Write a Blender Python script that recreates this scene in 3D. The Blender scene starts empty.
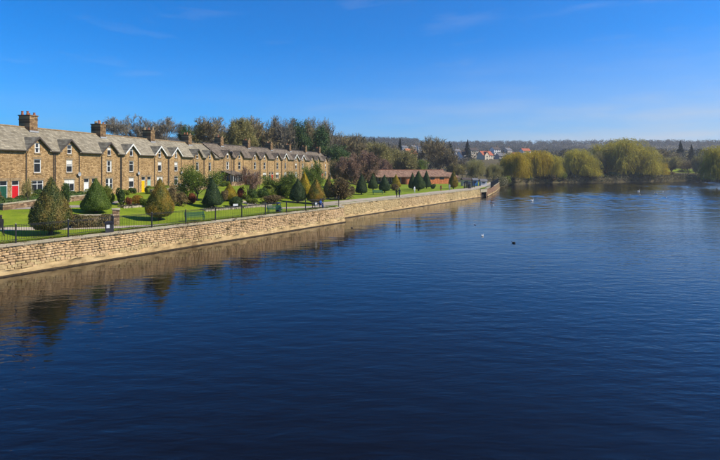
import bpy, bmesh, math, random
import numpy as np
from mathutils import Vector, Matrix, Euler

# ------------------------------------------------------------------ camera, sky, sun, exposure
scene = bpy.context.scene
C = scene.collection
R = math.radians
EYE = 8.0          # camera height above the water
HFOC = 480.0       # focal length in photograph pixels (24 mm on a 36 mm sensor)

cam_data = bpy.data.cameras.new('camera')
cam_data.lens = 24.0
cam_data.sensor_width = 36.0
cam_data.shift_y = -62.0 / 720.0
cam_data.clip_start = 0.1
cam_data.clip_end = 12000.0
cam = bpy.data.objects.new('camera', cam_data)
cam.location = (0, 0, EYE)
cam.rotation_euler = (R(90), 0, 0)
C.objects.link(cam)
scene.camera = cam

SUN_EL = R(42.0)
SUN_AZ = R(99.0)    # clockwise from +Y : the sun stands to the right (+X)

world = bpy.data.worlds.new('World')
scene.world = world
world.use_nodes = True
wn, wl = world.node_tree.nodes, world.node_tree.links
wn.clear()
w_out = wn.new('ShaderNodeOutputWorld')
w_bg = wn.new('ShaderNodeBackground')
w_sky = wn.new('ShaderNodeTexSky')
w_sky.sky_type = 'NISHITA'
w_sky.sun_disc = False
w_sky.sun_elevation = SUN_EL
w_sky.sun_rotation = SUN_AZ
w_sky.altitude = 60
w_sky.air_density = 1.0
w_sky.dust_density = 0.35
w_sky.ozone_density = 3.0
# deep spring blue overhead, whiter low down towards the sun's side, a few thin wisps
w_tint = wn.new('ShaderNodeMixRGB'); w_tint.blend_type = 'MULTIPLY'; w_tint.inputs['Fac'].default_value = 1.0
w_tint.inputs['Color2'].default_value = (0.30, 0.93, 1.66, 1)
w_hsv = wn.new('ShaderNodeHueSaturation')
w_hsv.inputs['Saturation'].default_value = 1.2
w_tc = wn.new('ShaderNodeTexCoord')
w_map = wn.new('ShaderNodeMapping')
w_map.inputs['Scale'].default_value = (2.2, 2.2, 15.0)
w_map.inputs['Location'].default_value = (0.3, 0.9, 0.0)
w_noise = wn.new('ShaderNodeTexNoise')
w_noise.inputs['Scale'].default_value = 1.3
w_noise.inputs['Detail'].default_value = 6
w_noise.inputs['Roughness'].default_value = 0.55
w_ramp = wn.new('ShaderNodeMapRange')
w_ramp.inputs['From Min'].default_value = 0.42
w_ramp.inputs['From Max'].default_value = 0.80
w_ramp.inputs['To Max'].default_value = 0.75
w_sep = wn.new('ShaderNodeSeparateXYZ')
w_low = wn.new('ShaderNodeMapRange'); w_low.interpolation_type = 'SMOOTHSTEP'
w_low.inputs['From Min'].default_value = 0.26; w_low.inputs['From Max'].default_value = 0.02
w_sunside = wn.new('ShaderNodeMapRange'); w_sunside.interpolation_type = 'SMOOTHSTEP'
w_sunside.inputs['From Min'].default_value = -0.35; w_sunside.inputs['From Max'].default_value = 0.85
w_sunside.inputs['To Min'].default_value = 0.17
w_add = wn.new('ShaderNodeMath'); w_add.operation = 'ADD'; w_add.inputs[1].default_value = 0.55
w_m1 = wn.new('ShaderNodeMath'); w_m1.operation = 'MULTIPLY'
w_m2 = wn.new('ShaderNodeMath'); w_m2.operation = 'MULTIPLY'; w_m2.use_clamp = True
w_mix = wn.new('ShaderNodeMixRGB')
w_mix.inputs['Color2'].default_value = (6.0, 6.3, 6.8, 1)
wl.new(w_tc.outputs['Generated'], w_map.inputs['Vector'])
wl.new(w_tc.outputs['Generated'], w_sep.inputs[0])
wl.new(w_map.outputs['Vector'], w_noise.inputs['Vector'])
wl.new(w_noise.outputs['Fac'], w_ramp.inputs['Value'])
wl.new(w_sep.outputs['Z'], w_low.inputs['Value'])
wl.new(w_sep.outputs['X'], w_sunside.inputs['Value'])
wl.new(w_ramp.outputs['Result'], w_add.inputs[0])
wl.new(w_low.outputs['Result'], w_m1.inputs[0]); wl.new(w_sunside.outputs['Result'], w_m1.inputs[1])
wl.new(w_m1.outputs[0], w_m2.inputs[0]); wl.new(w_add.outputs[0], w_m2.inputs[1])
wl.new(w_sky.outputs['Color'], w_tint.inputs['Color1'])
wl.new(w_tint.outputs['Color'], w_hsv.inputs['Color'])
wl.new(w_hsv.outputs['Color'], w_mix.inputs['Color1'])
w_map2 = wn.new('ShaderNodeMapping'); w_map2.inputs['Scale'].default_value = (3.0, 3.0, 16.0); w_map2.inputs['Location'].default_value = (4.3, 1.1, 2.0); w_map2.inputs['Rotation'].default_value = (0.12, 0.1, 0)
w_n2 = wn.new('ShaderNodeTexNoise'); w_n2.inputs['Scale'].default_value = 2.0; w_n2.inputs['Detail'].default_value = 5
w_r2 = wn.new('ShaderNodeMapRange'); w_r2.inputs['From Min'].default_value = 0.58; w_r2.inputs['From Max'].default_value = 0.85; w_r2.inputs['To Max'].default_value = 0.13
w_a2 = wn.new('ShaderNodeMath'); w_a2.operation = 'ADD'; w_a2.use_clamp = True
wl.new(w_tc.outputs['Generated'], w_map2.inputs['Vector']); wl.new(w_map2.outputs['Vector'], w_n2.inputs['Vector']); wl.new(w_n2.outputs['Fac'], w_r2.inputs['Value'])
wl.new(w_m2.outputs[0], w_a2.inputs[0]); wl.new(w_r2.outputs['Result'], w_a2.inputs[1])
wl.new(w_a2.outputs[0], w_mix.inputs['Fac'])
wl.new(w_mix.outputs['Color'], w_bg.inputs['Color'])
w_bg.inputs['Strength'].default_value = 0.075
wl.new(w_bg.outputs['Background'], w_out.inputs['Surface'])

sun_data = bpy.data.lights.new('sun', 'SUN')
sun_data.energy = 5.0
sun_data.angle = R(0.53)
sun_data.color = (1.0, 0.90, 0.73)
sun = bpy.data.objects.new('sun', sun_data)
sdir = Vector((math.sin(SUN_AZ) * math.cos(SUN_EL), math.cos(SUN_AZ) * math.cos(SUN_EL), math.sin(SUN_EL)))
sun.rotation_euler = (-sdir).to_track_quat('-Z', 'Y').to_euler()
sun.location = (60, 0, 80)
C.objects.link(sun)

scene.view_settings.view_transform = 'Standard'
scene.view_settings.look = 'None'
scene.view_settings.exposure = 0.45
scene.view_settings.gamma = 1.0
scene.view_settings.use_curve_mapping = False
scene.render.engine = 'CYCLES'
scene.cycles.max_bounces = 6
scene.cycles.diffuse_bounces = 2
scene.cycles.glossy_bounces = 3
scene.cycles.transmission_bounces = 3
scene.cycles.transparent_max_bounces = 6
scene.cycles.volume_bounces = 0
scene.cycles.use_denoising = True
scene.cycles.use_adaptive_sampling = True
scene.cycles.adaptive_threshold = 0.02
scene.cycles.caustics_reflective = False
scene.cycles.caustics_refractive = False

rnd = random.Random(7)
nprng = np.random.default_rng(11)

# ------------------------------------------------------------------ small helpers
def lerp(a, b, t): return a + (b - a) * t
def sm(x, a, b):
    t = min(1.0, max(0.0, (x - a) / (b - a)))
    return t * t * (3 - 2 * t)

def tag(o, label=None, cat=None, group=None, kind=None):
    if label: o['label'] = label
    if cat: o['category'] = cat
    if group: o['group'] = group
    if kind: o['kind'] = kind
    return o

def empty(name, loc=(0, 0, 0), rz=0.0, label=None, cat=None, group=None, parent=None):
    o = bpy.data.objects.new(name, None)
    o.empty_display_size = 0.2
    C.objects.link(o)
    o.location = loc
    o.rotation_euler = (0, 0, rz)
    if parent: o.parent = parent
    tag(o, label, cat, group, 'thing' if label else None)
    return o

def link_mesh(name, me, mats, parent=None, loc=None, rz=None, scale=None):
    """Link mesh data under an object; materials sit on the object so that data can be shared."""
    o = bpy.data.objects.new(name, me)
    C.objects.link(o)
    if not isinstance(mats, (list, tuple)): mats = [mats]
    while len(me.materials) < len(mats): me.materials.append(None)
    for i, m in enumerate(mats):
        o.material_slots[i].link = 'OBJECT'
        o.material_slots[i].material = m
    if parent: o.parent = parent
    if loc is not None: o.location = loc
    if rz is not None: o.rotation_euler = (0, 0, rz)
    if scale is not None: o.scale = scale
    return o

def np_mesh(name, verts, faces, mat_idx=None, smooth=False):
    """verts (n,3), faces (m,k) int array or list of tuples."""
    me = bpy.data.meshes.new(name)
    if isinstance(faces, np.ndarray):
        m, k = faces.shape
        me.vertices.add(len(verts))
        me.vertices.foreach_set('co', np.asarray(verts, np.float32).ravel())
        me.loops.add(m * k)
        me.loops.foreach_set('vertex_index', faces.astype(np.int32).ravel())
        me.polygons.add(m)
        me.polygons.foreach_set('loop_start', np.arange(0, m * k, k, dtype=np.int32))
        if mat_idx is not None:
            me.polygons.foreach_set('material_index', np.asarray(mat_idx, np.int32))
        if smooth:
            me.polygons.foreach_set('use_smooth', np.ones(m, bool))
        me.update(calc_edges=True)
    else:
        me.from_pydata([tuple(v) for v in verts], [], [tuple(f) for f in faces])
        if mat_idx is not None:
            me.polygons.foreach_set('material_index', np.asarray(mat_idx, np.int32))
        if smooth:
            me.polygons.foreach_set('use_smooth', np.ones(len(me.polygons), bool))
        me.update()
    return me

class MB:
    """Collects shapes, then links them as ONE mesh object."""
    def __init__(s): s.v = []; s.f = []; s.m = []
    def add(s, vs, fs, mi=0):
        b = len(s.v); s.v += [tuple(v) for v in vs]
        for f in fs: s.f.append(tuple(i + b for i in f)); s.m.append(mi)
    def box(s, x0, x1, y0, y1, z0, z1, mi=0):
        s.add([(x0, y0, z0), (x1, y0, z0), (x1, y1, z0), (x0, y1, z0), (x0, y0, z1), (x1, y0, z1), (x1, y1, z1), (x0, y1, z1)],
              [(0, 3, 2, 1), (4, 5, 6, 7), (0, 1, 5, 4), (1, 2, 6, 5), (2, 3, 7, 6), (3, 0, 4, 7)], mi)
    def slab(s, poly, thick, mi=0):
        """a flat polygon (3-D points) given thickness downwards"""
        n = len(poly)
        vs = [tuple(p) for p in poly] + [(p[0], p[1], p[2] - thick) for p in poly]
        fs = [tuple(range(n)), tuple(range(2 * n - 1, n - 1, -1))]
        for i in range(n):
            j = (i + 1) % n
            fs.append((i, i + n, j + n, j))
        s.add(vs, fs, mi)
    def tube(s, pts, rads, n=6, mi=0, cap=True):
        rings = []
        pts = [Vector(p) for p in pts]
        vs, fs = [], []
        for i, p in enumerate(pts):
            d = (pts[min(i + 1, len(pts) - 1)] - pts[max(i - 1, 0)])
            if d.length < 1e-9: d = Vector((0, 0, 1))
            d.normalize()
            a = Vector((0, 0, 1)) if abs(d.z) < 0.9 else Vector((1, 0, 0))
            u = d.cross(a).normalized(); w = d.cross(u)
            r = rads[i] if isinstance(rads, (list, tuple)) else rads
            rx, rz = r if isinstance(r, tuple) else (r, r)
            for k in range(n):
                t = 2 * math.pi * k / n
                vs.append(p + u * (rx * math.cos(t)) + w * (rz * math.sin(t)))
        for i in range(len(pts) - 1):
            for k in range(n):
                a, b = i * n + k, i * n + (k + 1) % n
                fs.append((a, b, b + n, a + n))
        if cap:
            fs.append(tuple(range(n - 1, -1, -1)))
            fs.append(tuple(range((len(pts) - 1) * n, len(pts) * n)))
        s.add(vs, fs, mi)
    def bar(s, p, q, w, h, mi=0):
        """rectangular bar from p to q"""
        p, q = Vector(p), Vector(q)
        d = (q - p).normalized()
        a = Vector((0, 0, 1)) if abs(d.z) < 0.95 else Vector((1, 0, 0))
        u = d.cross(a).normalized() * (w / 2); t = u.cross(d).normalized() * (h / 2)
        vs = [p - u - t, p + u - t, p + u + t, p - u + t, q - u - t, q + u - t, q + u + t, q - u + t]
        s.add(vs, [(0, 3, 2, 1), (4, 5, 6, 7), (0, 1, 5, 4), (1, 2, 6, 5), (2, 3, 7, 6), (3, 0, 4, 7)], mi)
    def mesh(s, name, smooth=False):
        return np_mesh(name, s.v, s.f, s.m, smooth)
    def build(s, name, mats, parent=None, loc=None, rz=None, smooth=False, scale=None):
        return link_mesh(name, s.mesh(name, smooth), mats, parent, loc, rz, scale)

# ------------------------------------------------------------------ materials
def new_mat(name):
    m = bpy.data.materials.new(name); m.use_nodes = True
    nt = m.node_tree; nt.nodes.clear()
    out = nt.nodes.new('ShaderNodeOutputMaterial')
    return m, nt.nodes, nt.links, out

def ramp(nodes, stops):
    r = nodes.new('ShaderNodeValToRGB')
    e = r.color_ramp.elements
    while len(e) < len(stops): e.new(0.5)
    for i, (p, c) in enumerate(stops):
        e[i].position = p; e[i].color = (c[0], c[1], c[2], 1)
    return r

def surf_mat(name, stops, scale=4.0, rough=0.85, bump=0.0, bump_scale=None, detail=6, vary=0.0, stretch=(1, 1, 1), spec=0.3, coord='Object', metallic=0.0, big=0.0, stain=None):
    """noise-coloured surface with optional fine relief and per-object / per-island tone"""
    m, n, l, out = new_mat(name)
    p = n.new('ShaderNodeBsdfPrincipled')
    p.inputs['Roughness'].default_value = rough
    p.inputs['Metallic'].default_value = metallic
    p.inputs['Specular IOR Level'].default_value = spec
    tc = n.new('ShaderNodeTexCoord'); mp = n.new('ShaderNodeMapping')
    mp.inputs['Scale'].default_value = stretch
    if coord == 'World':
        gp_ = n.new('ShaderNodeNewGeometry'); l.new(gp_.outputs['Position'], mp.inputs['Vector'])
    else: l.new(tc.outputs[coord], mp.inputs['Vector'])
    nz = n.new('ShaderNodeTexNoise'); nz.inputs['Scale'].default_value = scale
    nz.inputs['Detail'].default_value = detail; nz.inputs['Roughness'].default_value = 0.62
    l.new(mp.outputs['Vector'], nz.inputs['Vector'])
    fac = nz.outputs['Fac']
    if big > 0:
        nb = n.new('ShaderNodeTexNoise'); nb.inputs['Scale'].default_value = scale * 0.12
        nb.inputs['Detail'].default_value = 3
        l.new(mp.outputs['Vector'], nb.inputs['Vector'])
        mx = n.new('ShaderNodeMath'); mx.operation = 'MULTIPLY_ADD'
        mx.inputs[1].default_value = big * 2; 
        sb = n.new('ShaderNodeMath'); sb.operation = 'SUBTRACT'; sb.inputs[1].default_value = 0.5
        l.new(nb.outputs['Fac'], sb.inputs[0]); l.new(sb.outputs[0], mx.inputs[0]); l.new(fac, mx.inputs[2])
        fac = mx.outputs[0]
    rp = ramp(n, stops); l.new(fac, rp.inputs['Fac'])
    col = rp.outputs['Color']
    if vary > 0:
        oi = n.new('ShaderNodeObjectInfo'); ge = n.new('ShaderNodeNewGeometry')
        ad = n.new('ShaderNodeMath'); ad.operation = 'ADD'
        l.new(oi.outputs['Random'], ad.inputs[0]); l.new(ge.outputs['Random Per Island'], ad.inputs[1])
        fr = n.new('ShaderNodeMath'); fr.operation = 'FRACT'; l.new(ad.outputs[0], fr.inputs[0])
        mr = n.new('ShaderNodeMapRange'); mr.inputs['To Min'].default_value = 1 - vary; mr.inputs['To Max'].default_value = 1 + vary
        l.new(fr.outputs[0], mr.inputs['Value'])
        hs = n.new('ShaderNodeHueSaturation'); l.new(mr.outputs['Result'], hs.inputs['Value'])
        mr2 = n.new('ShaderNodeMapRange'); mr2.inputs['To Min'].default_value = 0.49; mr2.inputs['To Max'].default_value = 0.512
        l.new(oi.outputs['Random'], mr2.inputs['Value']); l.new(mr2.outputs['Result'], hs.inputs['Hue'])
        l.new(col, hs.inputs['Color']); col = hs.outputs['Color']
    if stain:
        ms = n.new('ShaderNodeMapping'); ms.inputs['Scale'].default_value = (0.9, 0.9, 0.45)
        src = mp.inputs['Vector'].links[0].from_socket; l.new(src, ms.inputs['Vector'])
        sn = n.new('ShaderNodeTexNoise'); sn.inputs['Scale'].default_value = 1.1; sn.inputs['Detail'].default_value = 8; sn.inputs['Roughness'].default_value = 0.7
        l.new(ms.outputs['Vector'], sn.inputs['Vector'])
        sr = n.new('ShaderNodeMapRange'); sr.inputs['From Min'].default_value = 0.5; sr.inputs['From Max'].default_value = 0.68; sr.inputs['To Max'].default_value = 0.7
        l.new(sn.outputs['Fac'], sr.inputs['Value'])
        sx = n.new('ShaderNodeMixRGB'); sx.inputs['Color2'].default_value = (*stain, 1)
        l.new(sr.outputs['Result'], sx.inputs['Fac']); l.new(col, sx.inputs['Color1']); col = sx.outputs['Color']
    l.new(col, p.inputs['Base Color'])
    if bump > 0:
        n2 = n.new('ShaderNodeTexNoise'); n2.inputs['Scale'].default_value = bump_scale or scale * 3
        n2.inputs['Detail'].default_value = 5
        l.new(mp.outputs['Vector'], n2.inputs['Vector'])
        b = n.new('ShaderNodeBump'); b.inputs['Strength'].default_value = 1.0; b.inputs['Distance'].default_value = bump
        l.new(n2.outputs['Fac'], b.inputs['Height']); l.new(b.outputs['Normal'], p.inputs['Normal'])
    l.new(p.outputs['BSDF'], out.inputs['Surface'])
    return m

def plain(name, col, rough=0.5, spec=0.4, metallic=0.0, vary=0.12):
    c2 = tuple(max(0, c * (1 - vary)) for c in col)
    return surf_mat(name, [(0.35, c2), (0.65, col)], scale=6, rough=rough, spec=spec, metallic=metallic)

def leaf_mat(name, cols, trans=0.25, rough=0.6, big_scale=3.0, big=0.5):
    """leaf-sized faces: tone by island, drifting in broad patches through the crown"""
    m, n, l, out = new_mat(name)
    ge = n.new('ShaderNodeNewGeometry'); oi = n.new('ShaderNodeObjectInfo')
    tc = n.new('ShaderNodeTexCoord')
    ad0 = n.new('ShaderNodeVectorMath'); ad0.operation = 'ADD'
    l.new(tc.outputs['Object'], ad0.inputs[0])
    ml = n.new('ShaderNodeVectorMath'); ml.operation = 'SCALE'; ml.inputs['Scale'].default_value = 37.0
    cb = n.new('ShaderNodeCombineXYZ'); l.new(oi.outputs['Random'], cb.inputs[0]); l.new(oi.outputs['Random'], cb.inputs[1])
    l.new(cb.outputs[0], ml.inputs[0]); l.new(ml.outputs[0], ad0.inputs[1])
    nz = n.new('ShaderNodeTexNoise'); nz.inputs['Scale'].default_value = big_scale; nz.inputs['Detail'].default_value = 3
    l.new(ad0.outputs[0], nz.inputs['Vector'])
    mr = n.new('ShaderNodeMapRange'); mr.inputs['From Min'].default_value = 0.3; mr.inputs['From Max'].default_value = 0.7
    l.new(nz.outputs['Fac'], mr.inputs['Value'])
    mx = n.new('ShaderNodeMix'); mx.data_type = 'FLOAT'; mx.inputs['Factor'].default_value = big
    l.new(ge.outputs['Random Per Island'], mx.inputs[2]); l.new(mr.outputs['Result'], mx.inputs[3])
    rp = ramp(n, [(i / max(1, len(cols) - 1) * 0.8 + 0.1, c) for i, c in enumerate(cols)])
    l.new(mx.outputs[0], rp.inputs['Fac'])
    hs = n.new('ShaderNodeHueSaturation')
    m2 = n.new('ShaderNodeMapRange'); m2.inputs['To Min'].default_value = 0.82; m2.inputs['To Max'].default_value = 1.15
    l.new(oi.outputs['Random'], m2.inputs['Value']); l.new(m2.outputs['Result'], hs.inputs['Value'])
    l.new(rp.outputs['Color'], hs.inputs['Color'])
    d = n.new('ShaderNodeBsdfPrincipled'); d.inputs['Roughness'].default_value = rough; d.inputs['Specular IOR Level'].default_value = 0.25
    t = n.new('ShaderNodeBsdfTranslucent')
    l.new(hs.outputs['Color'], d.inputs['Base Color']); l.new(hs.outputs['Color'], t.inputs['Color'])
    ms = n.new('ShaderNodeMixShader'); ms.inputs['Fac'].default_value = trans
    l.new(d.outputs['BSDF'], ms.inputs[1]); l.new(t.outputs['BSDF'], ms.inputs[2])
    l.new(ms.outputs['Shader'], out.inputs['Surface'])
    return m

def masonry_mat(name, tones, mortar, bw=0.31, bh=0.135, axis='xz', rough=0.9, bump=0.015, offset=0.5, msize=0.012):
    """coursed stone or slates on far surfaces"""
    m, n, l, out = new_mat(name)
    tc = n.new('ShaderNodeTexCoord'); sp = n.new('ShaderNodeSeparateXYZ'); cb = n.new('ShaderNodeCombineXYZ')
    l.new(tc.outputs['Object'], sp.inputs[0])
    a, b = {'xz': (0, 2), 'yz': (1, 2), 'xy': (0, 1)}[axis]
    if axis == 'both':
        pass
    l.new(sp.outputs[a], cb.inputs[0]); l.new(sp.outputs[b], cb.inputs[1])
    br = n.new('ShaderNodeTexBrick')
    br.offset = offset; br.squash = 0.8; br.squash_frequency = 3
    br.inputs['Scale'].default_value = 1.0
    br.inputs['Brick Width'].default_value = bw; br.inputs['Row Height'].default_value = bh
    br.inputs['Mortar Size'].default_value = msize; br.inputs['Mortar Smooth'].default_value = 0.3
    br.inputs['Bias'].default_value = 0.0
    br.inputs['Color1'].default_value = (0, 0, 0, 1); br.inputs['Color2'].default_value = (1, 1, 1, 1)
    br.inputs['Mortar'].default_value = (0.5, 0.5, 0.5, 1)
    l.new(cb.outputs[0], br.inputs['Vector'])
    nz = n.new('ShaderNodeTexNoise'); nz.inputs['Scale'].default_value = 0.9; nz.inputs['Detail'].default_value = 10
    nz.inputs['Roughness'].default_value = 0.72
    oi = n.new('ShaderNodeObjectInfo')
    av = n.new('ShaderNodeVectorMath'); av.operation = 'ADD'
    mlv = n.new('ShaderNodeMath'); mlv.operation = 'MULTIPLY'; mlv.inputs[1].default_value = 91.0
    l.new(oi.outputs['Random'], mlv.inputs[0])
    cbr = n.new('ShaderNodeCombineXYZ'); l.new(mlv.outputs[0], cbr.inputs[0])
    l.new(tc.outputs['Object'], av.inputs[0]); l.new(cbr.outputs[0], av.inputs[1])
    l.new(av.outputs[0], nz.inputs['Vector'])
    mx = n.new('ShaderNodeMix'); mx.data_type = 'FLOAT'; mx.inputs['Factor'].default_value = 0.5
    l.new(br.outputs['Color'], mx.inputs[2]); l.new(nz.outputs['Fac'], mx.inputs[3])
    rp = ramp(n, tones); l.new(mx.outputs[0], rp.inputs['Fac'])
    # weathering: vertical soot streaks and a tone of its own for each house
    mps = n.new('ShaderNodeMapping'); mps.inputs['Scale'].default_value = (1.6, 1.6, 0.22)
    l.new(av.outputs[0], mps.inputs['Vector'])
    ns = n.new('ShaderNodeTexNoise'); ns.inputs['Scale'].default_value = 1.0; ns.inputs['Detail'].default_value = 5
    l.new(mps.outputs['Vector'], ns.inputs['Vector'])
    ms_ = n.new('ShaderNodeMapRange'); ms_.inputs['From Min'].default_value = 0.35; ms_.inputs['From Max'].default_value = 0.62; ms_.inputs['To Min'].default_value = 0.80; ms_.inputs['To Max'].default_value = 1.08
    l.new(ns.outputs['Fac'], ms_.inputs['Value'])
    mt = n.new('ShaderNodeMapRange'); mt.inputs['To Min'].default_value = 0.86; mt.inputs['To Max'].default_value = 1.12
    l.new(oi.outputs['Random'], mt.inputs['Value'])
    mm_ = n.new('ShaderNodeMath'); mm_.operation = 'MULTIPLY'; l.new(ms_.outputs['Result'], mm_.inputs[0]); l.new(mt.outputs['Result'], mm_.inputs[1])
    hsw = n.new('ShaderNodeHueSaturation'); l.new(mm_.outputs[0], hsw.inputs['Value']); l.new(rp.outputs['Color'], hsw.inputs['Color'])
    mc = n.new('ShaderNodeMixRGB'); mc.inputs['Color2'].default_value = (*mortar, 1)
    l.new(hsw.outputs['Color'], mc.inputs['Color1']); l.new(br.outputs['Fac'], mc.inputs['Fac'])
    p = n.new('ShaderNodeBsdfPrincipled'); p.inputs['Roughness'].default_value = rough; p.inputs['Specular IOR Level'].default_value = 0.2
    l.new(mc.outputs['Color'], p.inputs['Base Color'])
    inv = n.new('ShaderNodeMath'); inv.operation = 'SUBTRACT'; inv.inputs[0].default_value = 1.0
    l.new(br.outputs['Fac'], inv.inputs[1])
    n3 = n.new('ShaderNodeTexNoise'); n3.inputs['Scale'].default_value = 9; n3.inputs['Detail'].default_value = 4
    l.new(tc.outputs['Object'], n3.inputs['Vector'])
    hadd = n.new('ShaderNodeMath'); hadd.operation = 'ADD'; l.new(inv.outputs[0], hadd.inputs[0]); l.new(n3.outputs['Fac'], hadd.inputs[1])
    hb = n.new('ShaderNodeMath'); hb.operation = 'ADD'; l.new(hadd.outputs[0], hb.inputs[0]); l.new(br.outputs['Color'], hb.inputs[1])
    bp = n.new('ShaderNodeBump'); bp.inputs['Distance'].default_value = bump; bp.inputs['Strength'].default_value = 1
    l.new(hb.outputs[0], bp.inputs['Height']); l.new(bp.outputs['Normal'], p.inputs['Normal'])
    l.new(p.outputs['BSDF'], out.inputs['Surface'])
    return m

M = {}
SAND = [(0.2, (0.17, 0.105, 0.045)), (0.38, (0.34, 0.215, 0.095)), (0.6, (0.465, 0.305, 0.145)), (0.8, (0.56, 0.385, 0.20))]
M['house_stone'] = masonry_mat('house_stone', SAND, (0.17, 0.11, 0.06))
M['house_stone_side'] = masonry_mat('house_stone_side', SAND, (0.17, 0.11, 0.06), axis='yz')
M['chimney_stone'] = masonry_mat('chimney_stone', [(0.25, (0.10, 0.06, 0.03)), (0.5, (0.21, 0.13, 0.065)), (0.75, (0.33, 0.22, 0.11))], (0.09, 0.06, 0.04), bw=0.4, bh=0.24)
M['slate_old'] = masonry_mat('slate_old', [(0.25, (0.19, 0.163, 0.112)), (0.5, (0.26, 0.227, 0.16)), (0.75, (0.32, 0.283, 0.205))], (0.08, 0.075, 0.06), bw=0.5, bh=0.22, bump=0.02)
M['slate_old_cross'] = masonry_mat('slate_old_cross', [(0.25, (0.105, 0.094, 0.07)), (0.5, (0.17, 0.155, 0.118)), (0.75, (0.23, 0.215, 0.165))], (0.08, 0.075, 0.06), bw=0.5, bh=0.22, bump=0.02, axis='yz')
M['slate_dark'] = masonry_mat('slate_dark', [(0.25, (0.085, 0.068, 0.05)), (0.5, (0.15, 0.12, 0.088)), (0.75, (0.21, 0.172, 0.128))], (0.05, 0.04, 0.03), bw=0.4, bh=0.2, bump=0.015)
M['slate_dark_cross'] = masonry_mat('slate_dark_cross', [(0.25, (0.085, 0.068, 0.05)), (0.5, (0.15, 0.12, 0.088)), (0.75, (0.21, 0.172, 0.128))], (0.05, 0.04, 0.03), bw=0.4, bh=0.2, bump=0.015, axis='yz')
M['lintel'] = surf_mat('lintel', [(0.3, (0.16, 0.11, 0.06)), (0.7, (0.32, 0.23, 0.13))], scale=3, bump=0.01)
M['white_paint'] = plain('white_paint', (0.68, 0.68, 0.65), rough=0.4, vary=0.06)
M['dark_trim'] = plain('dark_trim', (0.07, 0.055, 0.045), rough=0.6)
M['iron'] = plain('iron', (0.018, 0.018, 0.022), rough=0.45, vary=0.3)
M['pot_red'] = plain('pot_red', (0.30, 0.11, 0.055), rough=0.8)
M['pot_buff'] = plain('pot_buff', (0.42, 0.30, 0.16), rough=0.8)
M['lead'] = plain('lead', (0.32, 0.33, 0.34), rough=0.55)
M['curtain'] = plain('curtain', (0.62, 0.60, 0.56), rough=0.9)
M['opening_shade'] = plain('opening_shade', (0.03, 0.027, 0.025), rough=0.9)  # near-black colour that paints in the shade inside openings
for nm, c in dict(door_red=(0.55, 0.015, 0.02), door_green=(0.015, 0.075, 0.045), door_yellow=(0.72, 0.46, 0.005), door_pale=(0.33, 0.50, 0.42),
                  door_blue=(0.03, 0.09, 0.22), door_brown=(0.13, 0.06, 0.03), door_white=(0.72, 0.72, 0.70), door_black=(0.02, 0.02, 0.022)).items():
    M[nm] = plain(nm, c, rough=0.35)

def glass_mat():
    m, n, l, out = new_mat('window_glass')
    p = n.new('ShaderNodeBsdfPrincipled')
    p.inputs['Base Color'].default_value = (0.02, 0.023, 0.028, 1)
    p.inputs['Roughness'].default_value = 0.05
    p.inputs['Specular IOR Level'].default_value = 0.7
    tc = n.new('ShaderNodeTexCoord'); nz = n.new('ShaderNodeTexNoise'); nz.inputs['Scale'].default_value = 1.2
    b = n.new('ShaderNodeBump'); b.inputs['Distance'].default_value = 0.015
    l.new(tc.outputs['Object'], nz.inputs['Vector']); l.new(nz.outputs['Fac'], b.inputs['Height']); l.new(b.outputs['Normal'], p.inputs['Normal'])
    l.new(p.outputs['BSDF'], out.inputs['Surface'])
    return m
M['glass'] = glass_mat()

M['river_stone'] = surf_mat('river_stone', [(0.14, (0.12, 0.078, 0.038)), (0.28, (0.38, 0.265, 0.13)), (0.5, (0.50, 0.36, 0.185)), (0.8, (0.57, 0.43, 0.24))], scale=2.2, coord='World', bump=0.03, bump_scale=9, vary=0.13, rough=0.92, big=0.4, stain=(0.20, 0.14, 0.055))
M['river_mortar'] = surf_mat('river_mortar', [(0.3, (0.27, 0.19, 0.09)), (0.7, (0.55, 0.40, 0.20))], scale=2.5, bump=0.02, rough=0.95)
M['apron'] = surf_mat('apron', [(0.2, (0.20, 0.13, 0.06)), (0.38, (0.38, 0.265, 0.125)), (0.6, (0.48, 0.345, 0.17)), (0.85, (0.56, 0.425, 0.23))], scale=1.6, big=0.45, coord='World', stain=(0.24, 0.16, 0.07), bump=0.02, bump_scale=7, rough=0.9, stretch=(1, 1, 1.6))
M['wet_line'] = surf_mat('wet_line', [(0.3, (0.035, 0.025, 0.014)), (0.7, (0.09, 0.062, 0.032))], scale=3, rough=0.35)
M['coping'] = surf_mat('coping', [(0.3, (0.24, 0.20, 0.13)), (0.55, (0.40, 0.345, 0.24)), (0.8, (0.48, 0.42, 0.31))], scale=1.5, bump=0.012, vary=0.1, rough=0.9)
M['path'] = surf_mat('path', [(0.3, (0.30, 0.25, 0.18)), (0.7, (0.44, 0.375, 0.28))], scale=1.3, bump=0.006, bump_scale=30, big=0.3, rough=0.95)
M['tarmac'] = surf_mat('tarmac', [(0.3, (0.20, 0.17, 0.14)), (0.7, (0.30, 0.26, 0.22))], scale=1.3, bump=0.006, bump_scale=30, big=0.3, rough=0.95)
M['bark'] = surf_mat('bark', [(0.3, (0.035, 0.027, 0.02)), (0.7, (0.10, 0.08, 0.06))], scale=5, stretch=(1, 1, 0.25), bump=0.03, rough=0.95)
M['bark_grey'] = surf_mat('bark_grey', [(0.3, (0.07, 0.06, 0.05)), (0.7, (0.16, 0.14, 0.12))], scale=5, stretch=(1, 1, 0.25), bump=0.03, rough=0.95)

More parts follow.
